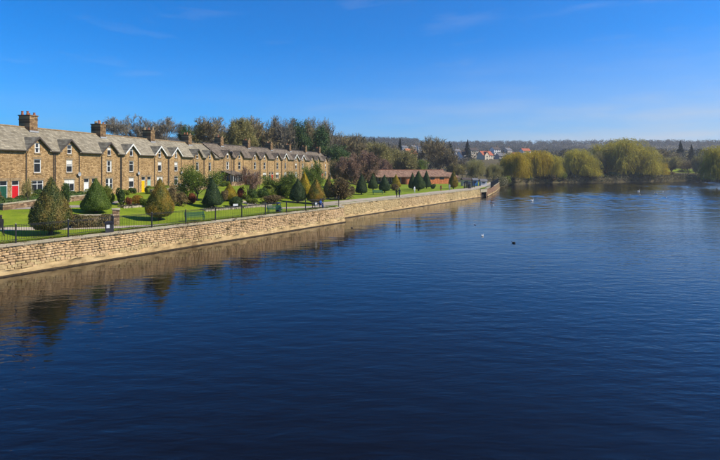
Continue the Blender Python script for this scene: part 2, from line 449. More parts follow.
M['twig_grey'] = leaf_mat('twig_grey', [(0.152, 0.129, 0.087), (0.240, 0.209, 0.144), (0.329, 0.288, 0.201)], trans=0.05, rough=0.9)
M['twig_brown'] = leaf_mat('twig_brown', [(0.14, 0.108, 0.05), (0.24, 0.19, 0.09), (0.33, 0.265, 0.13)], trans=0.05, rough=0.9)
M['twig_olive'] = leaf_mat('twig_olive', [(0.159, 0.138, 0.053), (0.317, 0.277, 0.093), (0.423, 0.383, 0.132)], trans=0.2)
M['twig_mauve'] = leaf_mat('twig_mauve', [(0.176, 0.105, 0.068), (0.297, 0.187, 0.127), (0.396, 0.264, 0.182)], trans=0.1, rough=0.9)
M['leaf_ivy'] = leaf_mat('leaf_ivy', [(0.029, 0.064, 0.020), (0.069, 0.126, 0.034), (0.135, 0.195, 0.054)], trans=0.15)
M['leaf_conifer'] = leaf_mat('leaf_conifer', [(0.013, 0.023, 0.014), (0.026, 0.042, 0.023), (0.044, 0.060, 0.031)], trans=0.08)
M['leaf_willow'] = leaf_mat('leaf_willow', [(0.317, 0.223, 0.014), (0.557, 0.417, 0.026), (0.705, 0.557, 0.054)], trans=0.42)
M['leaf_willow_olive'] = leaf_mat('leaf_willow_olive', [(0.227, 0.194, 0.024), (0.429, 0.375, 0.045), (0.631, 0.529, 0.075)], trans=0.42)
M['leaf_willow_pale'] = leaf_mat('leaf_willow_pale', [(0.194, 0.176, 0.061), (0.316, 0.290, 0.105), (0.439, 0.412, 0.176)], trans=0.42)
M['leaf_green'] = leaf_mat('leaf_green', [(0.072, 0.103, 0.017), (0.137, 0.194, 0.026), (0.216, 0.266, 0.043)], trans=0.3)
M['leaf_shrub'] = leaf_mat('leaf_shrub', [(0.022, 0.042, 0.010), (0.054, 0.096, 0.019), (0.102, 0.150, 0.030)], trans=0.2)
M['leaf_lime'] = leaf_mat('leaf_lime', [(0.09, 0.12, 0.012), (0.16, 0.20, 0.02), (0.22, 0.25, 0.04)], trans=0.25)
M['leaf_red'] = leaf_mat('leaf_red', [(0.09, 0.022, 0.014), (0.20, 0.055, 0.022), (0.28, 0.10, 0.03)], trans=0.2)
M['leaf_orange'] = leaf_mat('leaf_orange', [(0.18, 0.08, 0.012), (0.34, 0.19, 0.015), (0.40, 0.28, 0.03)], trans=0.2)
M['leaf_yellow'] = leaf_mat('leaf_yellow', [(0.22, 0.15, 0.008), (0.42, 0.29, 0.010), (0.50, 0.38, 0.02)], trans=0.25)
M['leaf_brown'] = leaf_mat('leaf_brown', [(0.084, 0.060, 0.024), (0.180, 0.126, 0.054), (0.264, 0.198, 0.090)], trans=0.15, rough=0.9)
M['leaf_hedge'] = leaf_mat('leaf_hedge', [(0.05, 0.055, 0.018), (0.11, 0.10, 0.035), (0.18, 0.125, 0.055), (0.16, 0.17, 0.05)], trans=0.15, big_scale=.9, big=.5)
M['leaf_white'] = leaf_mat('leaf_white', [(0.10, 0.13, 0.05), (0.45, 0.45, 0.38), (0.6, 0.6, 0.55)], trans=0.2)
M['yew_green'] = leaf_mat('yew_green', [(0.022, 0.046, 0.013), (0.058, 0.099, 0.022), (0.105, 0.153, 0.035)], trans=0.1, big_scale=3.2, big=0.6)
M['yew_dark'] = leaf_mat('yew_dark', [(0.019, 0.039, 0.015), (0.040, 0.073, 0.021), (0.077, 0.113, 0.034)], trans=0.08, big_scale=3.2, big=0.5)
M['yew_bright'] = leaf_mat('yew_bright', [(0.055, 0.094, 0.013), (0.110, 0.173, 0.022), (0.173, 0.235, 0.034)], trans=0.15, big_scale=3.2, big=0.55)
M['yew_rust'] = leaf_mat('yew_rust', [(0.035, 0.058, 0.014), (0.087, 0.096, 0.022), (0.159, 0.127, 0.028), (0.208, 0.119, 0.035)], trans=0.1, big_scale=3.2, big=0.72)
M['yew_bronze'] = leaf_mat('yew_bronze', [(0.048, 0.067, 0.014), (0.143, 0.136, 0.019), (0.287, 0.191, 0.022), (0.335, 0.183, 0.026)], trans=0.15, big_scale=3.2, big=0.72)
M['yew_gold'] = leaf_mat('yew_gold', [(0.077, 0.079, 0.010), (0.242, 0.176, 0.011), (0.418, 0.297, 0.013), (0.528, 0.385, 0.018)], trans=0.2, big_scale=3.2, big=0.5)

# ------------------------------------------------------------------ the lie of the land
WU = Vector((0.557, 0.8305)); WN = Vector((-0.8305, 0.557)); W0 = Vector((-26.4, 35.2))   # river wall: direction, landward normal, start
def wall_pt(s, d=0.0):
    p = W0 + WU * s + WN * d
    return (p.x, p.y)
def sd(x, y):
    r = Vector((x, y)) - W0
    return r.dot(WU), r.dot(WN)
TOP = 2.3
def wob(x, y, k, seed):
    return math.sin(x * k + seed) * math.cos(y * k * 1.3 - seed * 2.1) + 0.5 * math.sin((x + y) * k * 2.3 + seed * 3)
def H(x, y):
    s, d = sd(x, y)
    dd = d - 0.45 * max(0.0, s - 40)
    h = TOP + 1.6 * sm(dd, 3, 22)
    h += 9.5 * sm(dd, 36, 62)
    dist = math.hypot(x, y)
    h += 14 * sm(y, 260, 450) + 57 * sm(y, 600, 1450) + (6 * sm(y, 600, 900)) * wob(x, y, 0.004, 1.0)
    far = sm(dist, 1500, 2600)
    h = lerp(h, 40 + 25 * wob(x, y, 0.0015, 4.0), far) if dist > 1500 else h
    return h
def ray(px, py, Z):
    """world point seen at photograph pixel (px,py) at depth Z"""
    return Vector(((px - 360) / HFOC * Z, Z, EYE - (py - 168) / HFOC * Z))
def G(px, py):
    """where the sight line through a photograph pixel meets the ground"""
    Z = 30.0
    for _ in range(4000):
        p = ray(px, py, Z)
        if p.z <= H(p.x, p.y): return Vector((p.x, p.y, H(p.x, p.y)))
        Z *= 1.002
    return p
def fx(px): return 1.0 / math.sqrt(1.0 + ((px - 360) / HFOC) ** 2)   # wide-angle stretch of round things off the axis
def on(x, y): return Vector((x, y, H(x, y)))

# river outline, clockwise from the near left; the flag marks walled bank
bend = wall_pt(43.2)
LOCK = (33.0, 132.0)
outline = [((-58, -12), 1), (wall_pt(-20), 1), (wall_pt(0), 1), (bend, 1), ((-3.4, 75.6), 1), ((8.0, 93.0), 1), ((20, 111.5), 1), (LOCK, 1),
           ((35.6, 134.5), 1), ((45.5, 161), 1), ((55.8, 192), 1), ((63, 212), 0), ((73, 233), 0), ((92, 251), 0), ((112, 259), 0), ((136, 265), 0),
           ((160, 273), 0), ((185, 283), 0), ((203, 288), 0), ((206, 268), 0), ((196, 246), 0), ((176, 226), 0), ((161, 207), 0), ((136, 178), 0), ((112, 130), 0),
           ((84, 70), 0), ((64, 20), 0), ((56, -40), 0), ((0, -60), 0), ((-40, -50), 0)]
RC = Vector((40.0, 110.0))
bpts = []
for i in range(len(outline)):
    (a, fa), (b, fb) = outline[i], outline[(i + 1) % len(outline)]
    a, b = Vector(a), Vector(b)
    n = max(2, int((b - a).length / (1.1 if fa else 2.5)))
    for k in range(n):
        p = a.lerp(b, k / n)
        wall = 1 if (fa and fb) else (1 if (fa and k == 0) else 0)
        if not wall:
            nrm = (p - RC).normalized()
            p = p + nrm * 1.2 * wob(p.x, p.y, 0.13, 2.0)
        bpts.append((p, wall))
offs = [0.0, 0.25, 0.6, 1.1]
t = 1.1
while t < 60: t += 0.9 + t * 0.012; offs.append(t)
while t < 6500: t *= 1.085; offs.append(t)
gv, cover = [], []
for (p, wall) in bpts:
    dr = (p - RC).normalized()
    for o in offs:
        q = p + dr * (o + (0.25 if wall else 0))
        h = H(q.x, q.y)
        if not wall: h = lerp(-0.6, h, sm(o, -0.4, 3.2 if q.y > 150 else 7.0))
        h -= 0.0
        gv.append((q.x, q.y, h))
        s_, d_ = sd(q.x, q.y)
        dd = d_ - 0.45 * max(0.0, s_ - 40)
        wood = sm(dd, 36, 46)
        if q.y > 178: wood = max(wood, sm(q.y, 178, 200))
        if not wall and (q.x > 60 or q.y < 20): wood = max(wood, 0.8 - 0.5 * sm(o, 5, 30))
        lawn_far = sm(math.hypot((q.x - 219) / 20, (q.y - 325) / 15), 1.2, 0.8)
        wood = min(wood, 1 - lawn_far)
        cover.append(wood)
nb, no = len(bpts), len(offs)
gf = []
for i in range(nb):
    j = (i + 1) % nb
    for k in range(no - 1):
        gf.append((i * no + k, i * no + k + 1, j * no + k + 1, j * no + k))
gme = np_mesh('ground', np.array(gv), np.array(gf), smooth=True)
ca = gme.attributes.new('cover', 'FLOAT', 'POINT'); ca.data.foreach_set('value', np.array(cover, np.float32))

def ground_mat():
    m, n, l, out = new_mat('lawn_and_earth')
    tc = n.new('ShaderNodeTexCoord')
    a = n.new('ShaderNodeTexNoise'); a.inputs['Scale'].default_value = 0.35; a.inputs['Detail'].default_value = 8; a.inputs['Roughness'].default_value = 0.7
    b = n.new('ShaderNodeTexNoise'); b.inputs['Scale'].default_value = 5.0; b.inputs['Detail'].default_value = 6; b.inputs['Roughness'].default_value = 0.7
    l.new(tc.outputs['Object'], a.inputs['Vector']); l.new(tc.outputs['Object'], b.inputs['Vector'])
    mx = n.new('ShaderNodeMix'); mx.data_type = 'FLOAT'; mx.inputs['Factor'].default_value = 0.45
    l.new(a.outputs['Fac'], mx.inputs[2]); l.new(b.outputs['Fac'], mx.inputs[3])
    g = ramp(n, [(0.34, (0.07, 0.115, 0.006)), (0.5, (0.165, 0.225, 0.010)), (0.66, (0.26, 0.30, 0.022))])
    e = ramp(n, [(0.3, (0.045, 0.038, 0.018)), (0.5, (0.10, 0.078, 0.038)), (0.7, (0.10, 0.115, 0.03))])
    l.new(mx.outputs[0], g.inputs['Fac']); l.new(mx.outputs[0], e.inputs['Fac'])
    wn_ = n.new('ShaderNodeTexNoise'); wn_.inputs['Scale'].default_value = 0.16; wn_.inputs['Detail'].default_value = 7; wn_.inputs['Roughness'].default_value = 0.75
    l.new(tc.outputs['Object'], wn_.inputs['Vector'])
    wr = n.new('ShaderNodeMapRange'); wr.inputs['From Min'].default_value = 0.55; wr.inputs['From Max'].default_value = 0.72; wr.inputs['To Max'].default_value = 0.75
    l.new(wn_.outputs['Fac'], wr.inputs['Value'])
    wm = n.new('ShaderNodeMixRGB'); wm.inputs['Color2'].default_value = (0.20, 0.17, 0.045, 1)
    l.new(wr.outputs['Result'], wm.inputs['Fac']); l.new(g.outputs['Color'], wm.inputs['Color1'])
    at = n.new('ShaderNodeAttribute'); at.attribute_name = 'cover'
    mc = n.new('ShaderNodeMixRGB'); l.new(at.outputs['Fac'], mc.inputs['Fac']); l.new(wm.outputs['Color'], mc.inputs['Color1']); l.new(e.outputs['Color'], mc.inputs['Color2'])
    p = n.new('ShaderNodeBsdfPrincipled'); p.inputs['Roughness'].default_value = 0.9; p.inputs['Specular IOR Level'].default_value = 0.15
    l.new(mc.outputs['Color'], p.inputs['Base Color'])
    c = n.new('ShaderNodeTexNoise'); c.inputs['Scale'].default_value = 14; c.inputs['Detail'].default_value = 6
    l.new(tc.outputs['Object'], c.inputs['Vector'])
    bp = n.new('ShaderNodeBump'); bp.inputs['Distance'].default_value = 0.05
    l.new(c.outputs['Fac'], bp.inputs['Height']); l.new(bp.outputs['Normal'], p.inputs['Normal'])
    l.new(p.outputs['BSDF'], out.inputs['Surface'])
    return m
M['ground'] = ground_mat()
tag(link_mesh('ground', gme, M['ground']), kind='structure')

# ------------------------------------------------------------------ water
def water_mat():
    m, n, l, out = new_mat('river_water')
    p = n.new('ShaderNodeBsdfPrincipled')
    p.inputs['Base Color'].default_value = (0.0035, 0.0026, 0.0024, 1)
    p.inputs['Roughness'].default_value = 0.04
    p.inputs['IOR'].default_value = 1.333
    p.inputs['Specular IOR Level'].default_value = 0.5
    tc = n.new('ShaderNodeTexCoord')
    def wave(rot, sc, stretch, detail, dist):
        mp = n.new('ShaderNodeMapping'); mp.inputs['Rotation'].default_value = (0, 0, R(rot)); mp.inputs['Scale'].default_value = (stretch, 1, 1)
        l.new(tc.outputs['Object'], mp.inputs['Vector'])
        z = n.new('ShaderNodeTexNoise'); z.inputs['Scale'].default_value = sc; z.inputs['Detail'].default_value = detail
        z.inputs['Roughness'].default_value = 0.5; z.inputs['Distortion'].default_value = dist
        l.new(mp.outputs['Vector'], z.inputs['Vector'])
        return z.outputs['Fac']
    w1 = wave(12, 1.3, 0.38, 2, 0.4)
    w2 = wave(-15, 3.0, 0.4, 2, 0.3)
    w3 = wave(5, 7.0, 0.5, 2, 0.0)
    patch = wave(30, 0.035, 0.6, 3, 0.5)
    def mul(a, k):
        x = n.new('ShaderNodeMath'); x.operation = 'MULTIPLY'; l.new(a, x.inputs[0])
        if isinstance(k, float): x.inputs[1].default_value = k
        else: l.new(k, x.inputs[1])
        return x.outputs[0]
    def add(a, b):
        x = n.new('ShaderNodeMath'); x.operation = 'ADD'; l.new(a, x.inputs[0]); l.new(b, x.inputs[1]); return x.outputs[0]
    mr = n.new('ShaderNodeMapRange'); mr.inputs['From Min'].default_value = 0.35; mr.inputs['From Max'].default_value = 0.65
    mr.inputs['To Min'].default_value = 0.5; mr.inputs['To Max'].default_value = 1.25
    l.new(patch, mr.inputs['Value'])
    h = add(add(mul(w1, 0.7), mul(w2, 0.42)), mul(w3, 0.15))
    h = mul(h, mr.outputs['Result'])
    sp = n.new('ShaderNodeVectorMath'); sp.operation = 'DOT_PRODUCT'; sp.inputs[1].default_value = (0.8305, -0.557, 0)
    l.new(tc.outputs['Object'], sp.inputs[0])
    ex = n.new('ShaderNodeMapRange'); ex.interpolation_type = 'SMOOTHSTEP'
    ex.inputs['From Min'].default_value = -40.0; ex.inputs['From Max'].default_value = 5.0
    ex.inputs['To Min'].default_value = 0.55; ex.inputs['To Max'].default_value = 1.5
    l.new(sp.outputs['Value'], ex.inputs['Value'])
    sp2 = n.new('ShaderNodeSeparateXYZ'); l.new(tc.outputs['Object'], sp2.inputs[0])
    ex2 = n.new('ShaderNodeMapRange'); ex2.interpolation_type = 'SMOOTHSTEP'
    ex2.inputs['From Min'].default_value = 30.0; ex2.inputs['From Max'].default_value = 150.0
    ex2.inputs['To Min'].default_value = 1.0; ex2.inputs['To Max'].default_value = 1.3
    l.new(sp2.outputs['Y'], ex2.inputs['Value'])
    h = mul(mul(h, ex.outputs['Result']), ex2.outputs['Result'])
    b = n.new('ShaderNodeBump'); b.inputs['Strength'].default_value = 1.0; b.inputs['Distance'].default_value = 0.036
    l.new(h, b.inputs['Height']); l.new(b.outputs['Normal'], p.inputs['Normal'])
    l.new(p.outputs['BSDF'], out.inputs['Surface'])
    return m
M['water'] = water_mat()
def water_surface():
    """one sheet with real low waves, finer where the river is nearer"""
    r = np.random.default_rng(5); K = 44
    lam = np.exp(r.uniform(np.log(.75), np.log(5.5), K)); ang = R(100) + r.normal(0, .55, K); ph = r.uniform(0, 6.28, K)
    amp = lam ** 1.0; amp *= 0.0125 / np.sqrt((amp ** 2).sum() / 2)
    kx, ky = np.cos(ang) * 6.2832 / lam, np.sin(ang) * 6.2832 / lam
    def height(x, y, cell):
        z = np.zeros_like(x)
        for a, b, c, p, l in zip(amp, kx, ky, ph, lam):
            if l < cell * 2.2: continue
            near = np.clip((y - 25) / 70, .12, 1) if l > 1.6 else np.clip((y - 10) / 60, .45, 1)
            z += a * near * np.sin(b * x + c * y + p)
        d = 0.8305 * (x + 26.4) - 0.557 * (y - 35.2)          # distance out from the river wall
        lee = 0.35 + 0.65 * np.clip(d / 26, 0, 1)
        lanes = 1 + .35 * np.sin(x * .05 + y * .031 + 1) + .3 * np.sin(x * .021 - y * .063 + 2) + .2 * np.sin(x * .11 + y * .09)
        far = 1 + 1.5 * np.clip((y - 40) / 90, 0, 1)
        z = z * lee * np.clip(lanes, .3, 2) * far
        ox, oy = 16.35, 51.2                                   # the V of wake behind the swimming duck
        for (ex_, ey_) in ((12.6, 48.9), (17.6, 46.6)):
            ux, uy = ex_ - ox, ey_ - oy; ln = math.hypot(ux, uy); ux, uy = ux / ln, uy / ln
            t = (x - ox) * ux + (y - oy) * uy; e = ((x - ox) * -uy + (y - oy) * ux) / .3
            z += .03 * e * np.exp(-e * e) * np.clip(t * 3, 0, 1) * np.clip((ln - t) / ln, 0, 1)
        return z
    vs, fs, base = [], [], 0
    for (x0, x1, y0, y1, c) in ((-60, 75, 8, 62, .24), (-32, 135, 62, 140, .42), (0, 235, 140, 310, .62)):
        nx, ny = int((x1 - x0) / c), int((y1 - y0) / c)
        X, Y = np.meshgrid(np.linspace(x0, x1, nx + 1), np.linspace(y0, y1, ny + 1))
        Z = height(X, Y, c)
        vs.append(np.stack([X.ravel(), Y.ravel(), Z.ravel()], 1))
        q = (np.arange(ny)[:, None] * (nx + 1) + np.arange(nx)[None, :]).ravel() + base
        fs.append(np.stack([q, q + 1, q + nx + 2, q + nx + 1], 1)); base += (nx + 1) * (ny + 1)
    for (x0, x1, y0, y1) in ((-90, 260, -70, 8), (-90, 260, 8, 330)):     # still water out of sight round it, a little lower
        z = -.001 if y1 == 8 else -.13
        vs.append(np.array([(x0, y0, z), (x1, y0, z), (x1, y1, z), (x0, y1, z)])); fs.append(np.arange(4)[None, :] + base); base += 4
    return np_mesh('river_water', np.concatenate(vs), np.concatenate(fs), smooth=True)
tag(link_mesh('river_water', water_surface(), M['water']), kind='structure')

# ------------------------------------------------------------------ paths
def strip(name, pts, widths, mat, lift=0.02):
    """path laid over the ground as its own sheet"""
    P = []
    for i in range(len(pts) - 1):
        a, b = Vector(pts[i]), Vector(pts[i + 1]); k = max(2, int((b - a).length / 1.0))
        for j in range(k): P.append((a.lerp(b, j / k), lerp(widths[i], widths[i + 1], j / k)))
    P.append((Vector(pts[-1]), widths[-1]))
    vs, fs, nw = [], [], 5
    for i, (p, w) in enumerate(P):
        t_ = (P[min(i + 1, len(P) - 1)][0] - P[max(i - 1, 0)][0]).normalized(); nn = Vector((-t_.y, t_.x))
        for k in range(nw):
            q = p + nn * (w * (k / (nw - 1) - 0.5) * (1 + (0.05 * math.sin(i * 1.7 + k) + 0.06 * math.sin(i * .53)) * (1 if k in (0, 4) else .3)))
            vs.append((q.x, q.y, H(q.x, q.y) + lift))
    for i in range(len(P) - 1):
        for k in range(nw - 1):
            a = i * nw + k
            fs.append((a, a + 1, a + nw + 1, a + nw))
    return tag(link_mesh(name, np_mesh(name, vs, fs, smooth=True), mat), kind='structure')
strip('path_garden', [(-50, 34.5), (-40, 39.3), (-31.2, 42.6), (-25.8, 45.2), (-20.6, 47.3), (-17.2, 50.3)], [1.7, 1.6, 1.5, 1.6, 1.5, 0.8], M['path'])
strip('path_terrace', [(-56, 40), (-46, 45.5), (-37, 51.2), (-31.5, 56.5), (-30.5, 62)], [2.0, 2.0, 1.8, 1.5, 1.2], M['tarmac'])
strip('path_promenade', [(-4.9, 72.6), (-5.9, 77.0), (6.0, 94.6), (18.0, 113.1), (31.0, 133.6), (39.5, 152), (53, 191)], [3.0, 3.6, 3.4, 3.4, 3.4, 3.2, 3.0], M['path'], 0.024)
strip('path_link', [(-5.0, 71.6), (-8.2, 69.0), (-11.0, 67.5), (-15, 68.5), (-19, 72)], [2.6, 2.4, 1.8, 1.5, 1.4], M['path'], 0.03)

# ------------------------------------------------------------------ river walls
def stone_proto(seed, jit=0.09):
    r = random.Random(seed); j = lambda k=1: (r.random() - 0.5) * jit * k
    vs = []
    for (x, z) in ((-.5, -.5), (.5, -.5), (.5, .5), (-.5, .5)): vs.append((x * .98, 1.0, z * .98))
    for (x, z) in ((-.5, -.5), (.5, -.5), (.5, .5), (-.5, .5)): vs.append((x + j(), 0.38, z + j()))
    for (x, z) in ((-.5, -.5), (.5, -.5), (.5, .5), (-.5, .5)): vs.append((x * .90 + j(.9), 0.0 + j(1.0), z * .88 + j(.9)))
    fs = []
    for a in (0, 4):
        for i in range(4):
            k = (i + 1) % 4
            fs.append((a + i, a + k, a + 4 + k, a + 4 + i))
    fs.append((8, 9, 10, 11))
    return vs, fs
STONES = [stone_proto(i) for i in range(12)]
STONE_ME = [np_mesh('stone', v, f) for v, f in STONES]
for me_ in STONE_ME: me_.materials.append(None)

def river_wall(a, b, label, singles=0, seed=1, low=0.5, top=2.16, cat='wall', sz=(0.18, 0.52), hz=(0.10, 0.19), stone='river_stone', first=0.0, name='river_wall', ext=0.0):
    a, b = Vector(a), Vector(b); L = (b - a).length; dr = (b - a).normalized()
    root = empty(name, (a.x, a.y, 0), math.atan2(dr.y, dr.x), label, cat)
    r = random.Random(seed)
    batter = lambda z: 0.085 * z - 0.13
    m = MB(); m.add([(-ext, batter(-1) + .1, -1), (L, batter(-1) + .1, -1), (L, batter(top) + .1, top - .005), (-ext, batter(top) + .1, top - .005),
                     (-ext, 0.62, -1), (L, 0.62, -1), (L, 0.62, top - .005), (-ext, 0.62, top - .005)],
                    [(0, 1, 2, 3), (5, 4, 7, 6), (3, 2, 6, 7), (1, 5, 6, 2), (4, 0, 3, 7)])
    m.build('mortar_core', M['river_mortar'], root)
    # smooth battered foot
    nx = max(4, int(L / 0.5)); vs, fs = [], []
    rows = [-1.0, 0.11, 0.3, 0.5, low, low + 0.02]
    for i in range(nx + 1):
        for k, z in enumerate(rows):
            wv = 0.02 * math.sin(i * 1.3 + k) + (r.random() - .5) * 0.03
            zz = z + (0.09 * math.sin(i * 0.37) + 0.06 * math.sin(i * 1.1 + 2) if k >= 3 else 0)
            y = batter(zz) - 0.055 + wv if k < 5 else batter(zz) + 0.1
            vs.append((min(L, i * L / nx), y, zz))
    K = len(rows)
    for i in range(nx):
        for k in range(K - 1):
            p = i * K + k; fs.append((p, p + K, p + K + 1, p + 1))
    link_mesh('wall_foot', np_mesh('wall_foot', vs, fs, smooth=True), M['apron'], root)
    m = MB(); m.box(-ext, L, batter(0) - 0.125, 0.3, -1, 0.11)
    m.build('wet_ledge', M['wet_line'], root)
    # courses of stone
    zs = [low - 0.10]
    while zs[-1] < top - 0.2: zs.append(zs[-1] + r.uniform(*hz))
    k_ = (top - zs[0]) / (zs[-1] - zs[0]); zs = [zs[0] + (z - zs[0]) * k_ for z in zs]
    cells = []
    for c in range(len(zs) - 1):
        x = -r.random() * 0.3
        while x < L:
            w = r.uniform(*sz) * (1.6 if r.random() < .12 else 1)
            x1 = min(L, x + w)
            x0 = max(0, x)
            if x1 - x0 > 0.1:
                if r.random() < 0.10 and zs[c + 1] - zs[c] > 0.19:
                    zm = lerp(zs[c], zs[c + 1], r.uniform(.4, .6))
                    cells += [(x0, x1, zs[c], zm), (x0, x1, zm, zs[c + 1])]
                else: cells.append((x0, x1, zs[c], zs[c + 1]))
            x += w
    cells.sort(key=lambda q: 0 if first <= q[0] else 1)
    sv, sf = [], []
    for i, (x0, x1, z0, z1) in enumerate(cells):
        zc = (z0 + z1) / 2 + (.05 * math.sin((x0 + x1) * .33 + seed) + .03 * math.sin((x0 + x1) * .9)) * min(1, (top - z1) / .4); pr = r.uniform(-0.022, 0.022) - (0.06 if r.random() < .06 else 0)
        v = r.randrange(len(STONES))
        sx, sz_ = (x1 - x0) - 0.012, (z1 - z0) - 0.010
        y0 = batter(zc) - pr; dep = 0.2
        if i < singles:
            o = bpy.data.objects.new('stone', STONE_ME[v]); C.objects.link(o); o.parent = root
            o.location = ((x0 + x1) / 2, y0, zc); o.scale = (sx, dep, sz_); o.rotation_euler = (0, r.uniform(-.03, .03), 0)
            o.material_slots[0].link = 'OBJECT'; o.material_slots[0].material = M[stone]
        else:
            base = len(sv)
            for p in STONES[v][0]: sv.append(((x0 + x1) / 2 + p[0] * sx, y0 + p[1] * dep, zc + p[2] * sz_))
            for f in STONES[v][1]: sf.append(tuple(q + base for q in f))
    if sv:
        o = link_mesh('stonework', np_mesh('stonework', np.array(sv), np.array(sf)), M[stone], root); o['kind'] = 'stuff'
    x = -ext
    while x < L - 0.05:
        w = min(r.uniform(0.85, 1.35), L - x)
        if L - x - w < 0.3: w = L - x
        m = MB(); dz = r.uniform(-.012, .012); o_ = r.uniform(-.02, .02)
        m.box(-w / 2 + .008, w / 2 - .008, -0.02 + o_, 0.66, 0, 0.155 + dz)
        c = m.build('coping_stone', M['coping'], root, loc=(x + w / 2, 0, top)); c.rotation_euler = (r.uniform(-.01, .01), r.uniform(-.008, .008), r.uniform(-.01, .01))
        x += w
    return root
river_wall(wall_pt(-14), bend, 'long sandy rubble stone river wall below the black railing', singles=300, seed=3, first=13.2, ext=12)
river_wall(bend, (-3.4, 75.6), 'short return of stone river wall at the end of the black railing', seed=4)
river_wall((-3.4, 75.6), (8.0, 93.0), 'pale stone river wall below the promenade where the dark-clad pair walks, nearest length', seed=5)
river_wall((8.0, 93.0), (20, 111.5), 'pale stone river wall below the promenade, middle length', seed=6)
river_wall((20, 111.5), LOCK, 'pale stone river wall below the promenade, last length before the dark sluice', seed=8)
M['weir_stone'] = surf_mat('weir_stone', [(0.25, (0.12, 0.07, 0.04)), (0.5, (0.24, 0.15, 0.085)), (0.8, (0.34, 0.24, 0.15))], scale=2.2, bump=0.03, bump_scale=9, vary=0.2)
river_wall((35.6, 134.5), (45.5, 161), 'brown stone wall running out past the dark sluice', seed=9, stone='weir_stone', name='weir_wall', low=0.3)
river_wall((45.5, 161), (55.8, 192), 'brown stone wall beside the far black railing, ending at the yellow willows', seed=10, stone='weir_stone', name='weir_wall', low=0.3)
# sluice opening between the walls
sl = empty('sluice_gate', (34.3, 133.25, 0), math.atan2(2.5, 2.6), 'dark sluice opening with stone lintel at the end of the promenade wall', 'sluice')
m = MB(); m.box(-1.45, 1.45, 0.5, 0.7, -0.8, 1.3); m.build('shade_panel', M['opening_shade'], sl)  # near-black panel set back as the painted shade of the open channel
m = MB(); m.box(-1.7, 1.7, -0.12, 1.0, 1.3, 2.1); m.build('lintel_stone', M['coping'], sl)
for sx in (-1.5, 1.5):
    m = MB(); m.box(sx - .2, sx + .2, -.1, .9, -.8, 1.298); m.build('pier', M['weir_stone'], sl)
m = MB()
for i in range(5): m.box(-1.2 + i * .6 - .04, -1.2 + i * .6 + .04, .42, .498, -.8, 1.28)
m.build('gate_bars', M['iron'], sl)

# ------------------------------------------------------------------ iron railing along the wall
def railing(name, pts, label, posts_at, hgt=1.22, pick=0.15, z0=2.46, picket_max=300, group=None, thick=1.0):
    a, b = Vector(pts[0]), Vector(pts[1]); L = (b - a).length; dr = (b - a).normalized()
    root = empty(name, (a.x, a.y, z0), math.atan2(dr.y, dr.x), label, 'railing', group)
    m = MB(); m.box(-.045 * thick, .045 * thick, -.045 * thick, .045 * thick, -0.16, hgt + .06)
    m.add([(-.05 * thick, -.05 * thick, hgt + .06), (.05 * thick, -.05 * thick, hgt + .06), (.05 * thick, .05 * thick, hgt + .06), (-.05 * thick, .05 * thick, hgt + .06), (0, 0, hgt + .16)],
          [(0, 1, 4), (1, 2, 4), (2, 3, 4), (3, 0, 4), (3, 2, 1, 0)])
    pm = m.mesh('post')
    for s in posts_at: link_mesh('post', pm, M['iron'], root, loc=(s, 0, 0))
    m = MB(); m.tube([(0, 0, 0.1), (0, 0, hgt - .02)], 0.011 * thick, n=4); km = m.mesh('picket')
    cnt = 0; extra = MB()
    for i in range(len(posts_at) - 1):
        s0, s1 = posts_at[i] + .05, posts_at[i + 1] - .05
        for z in (0.12, hgt - .1, hgt - .0):
            m = MB(); m.box(s0, s1, -.012 * thick, .012 * thick, z - .018 * thick, z + .018 * thick); m.build('rail', M['iron'], root)
        n = int((s1 - s0) / pick)
        for k in range(1, n):
            x = s0 + (s1 - s0) * k / n
            if cnt < picket_max: link_mesh('picket', km, M['iron'], root, loc=(x, 0, 0)); cnt += 1
            else: extra.tube([(x, 0, 0.1), (x, 0, hgt - .02)], 0.011 * thick, n=4)
    if extra.v: extra.build('picket_rows', M['iron'], root)['kind'] = 'stuff'
    return root
posts = [1.16 + 3.75 * i for i in range(-2, 12)]
railing('railing', (wall_pt(0, .42), wall_pt(43.2, .42)), 'black iron park railing with square posts along the river wall', posts, pick=0.165)
# a few square posts on round the corner, heavy railings by the weir
railing('railing', ((29.0, 133.6), (33.5, 140.5)), 'dark heavy railing beside the sluice, nearer of the two', [0, 2.1, 4.2, 6.3, 8.2], hgt=1.7, z0=2.34, pick=0.2, thick=2.2)
railing('railing', ((38.2, 140), (54.5, 189)), 'long dark railing on top of the brown weir wall', [i * 3.4 for i in range(16)], hgt=1.55, z0=2.34, pick=0.25, thick=2.4)

# ------------------------------------------------------------------ terrace houses
EAVE, RIDGE, DEPTH = 6.6, 9.5, 8.0
SL = (RIDGE - EAVE) / (DEPTH / 2)
GHW, GRISE = 1.57, 1.38
_cache = {}
def cached(key, fn):
    if key not in _cache: _cache[key] = fn()
    return _cache[key]

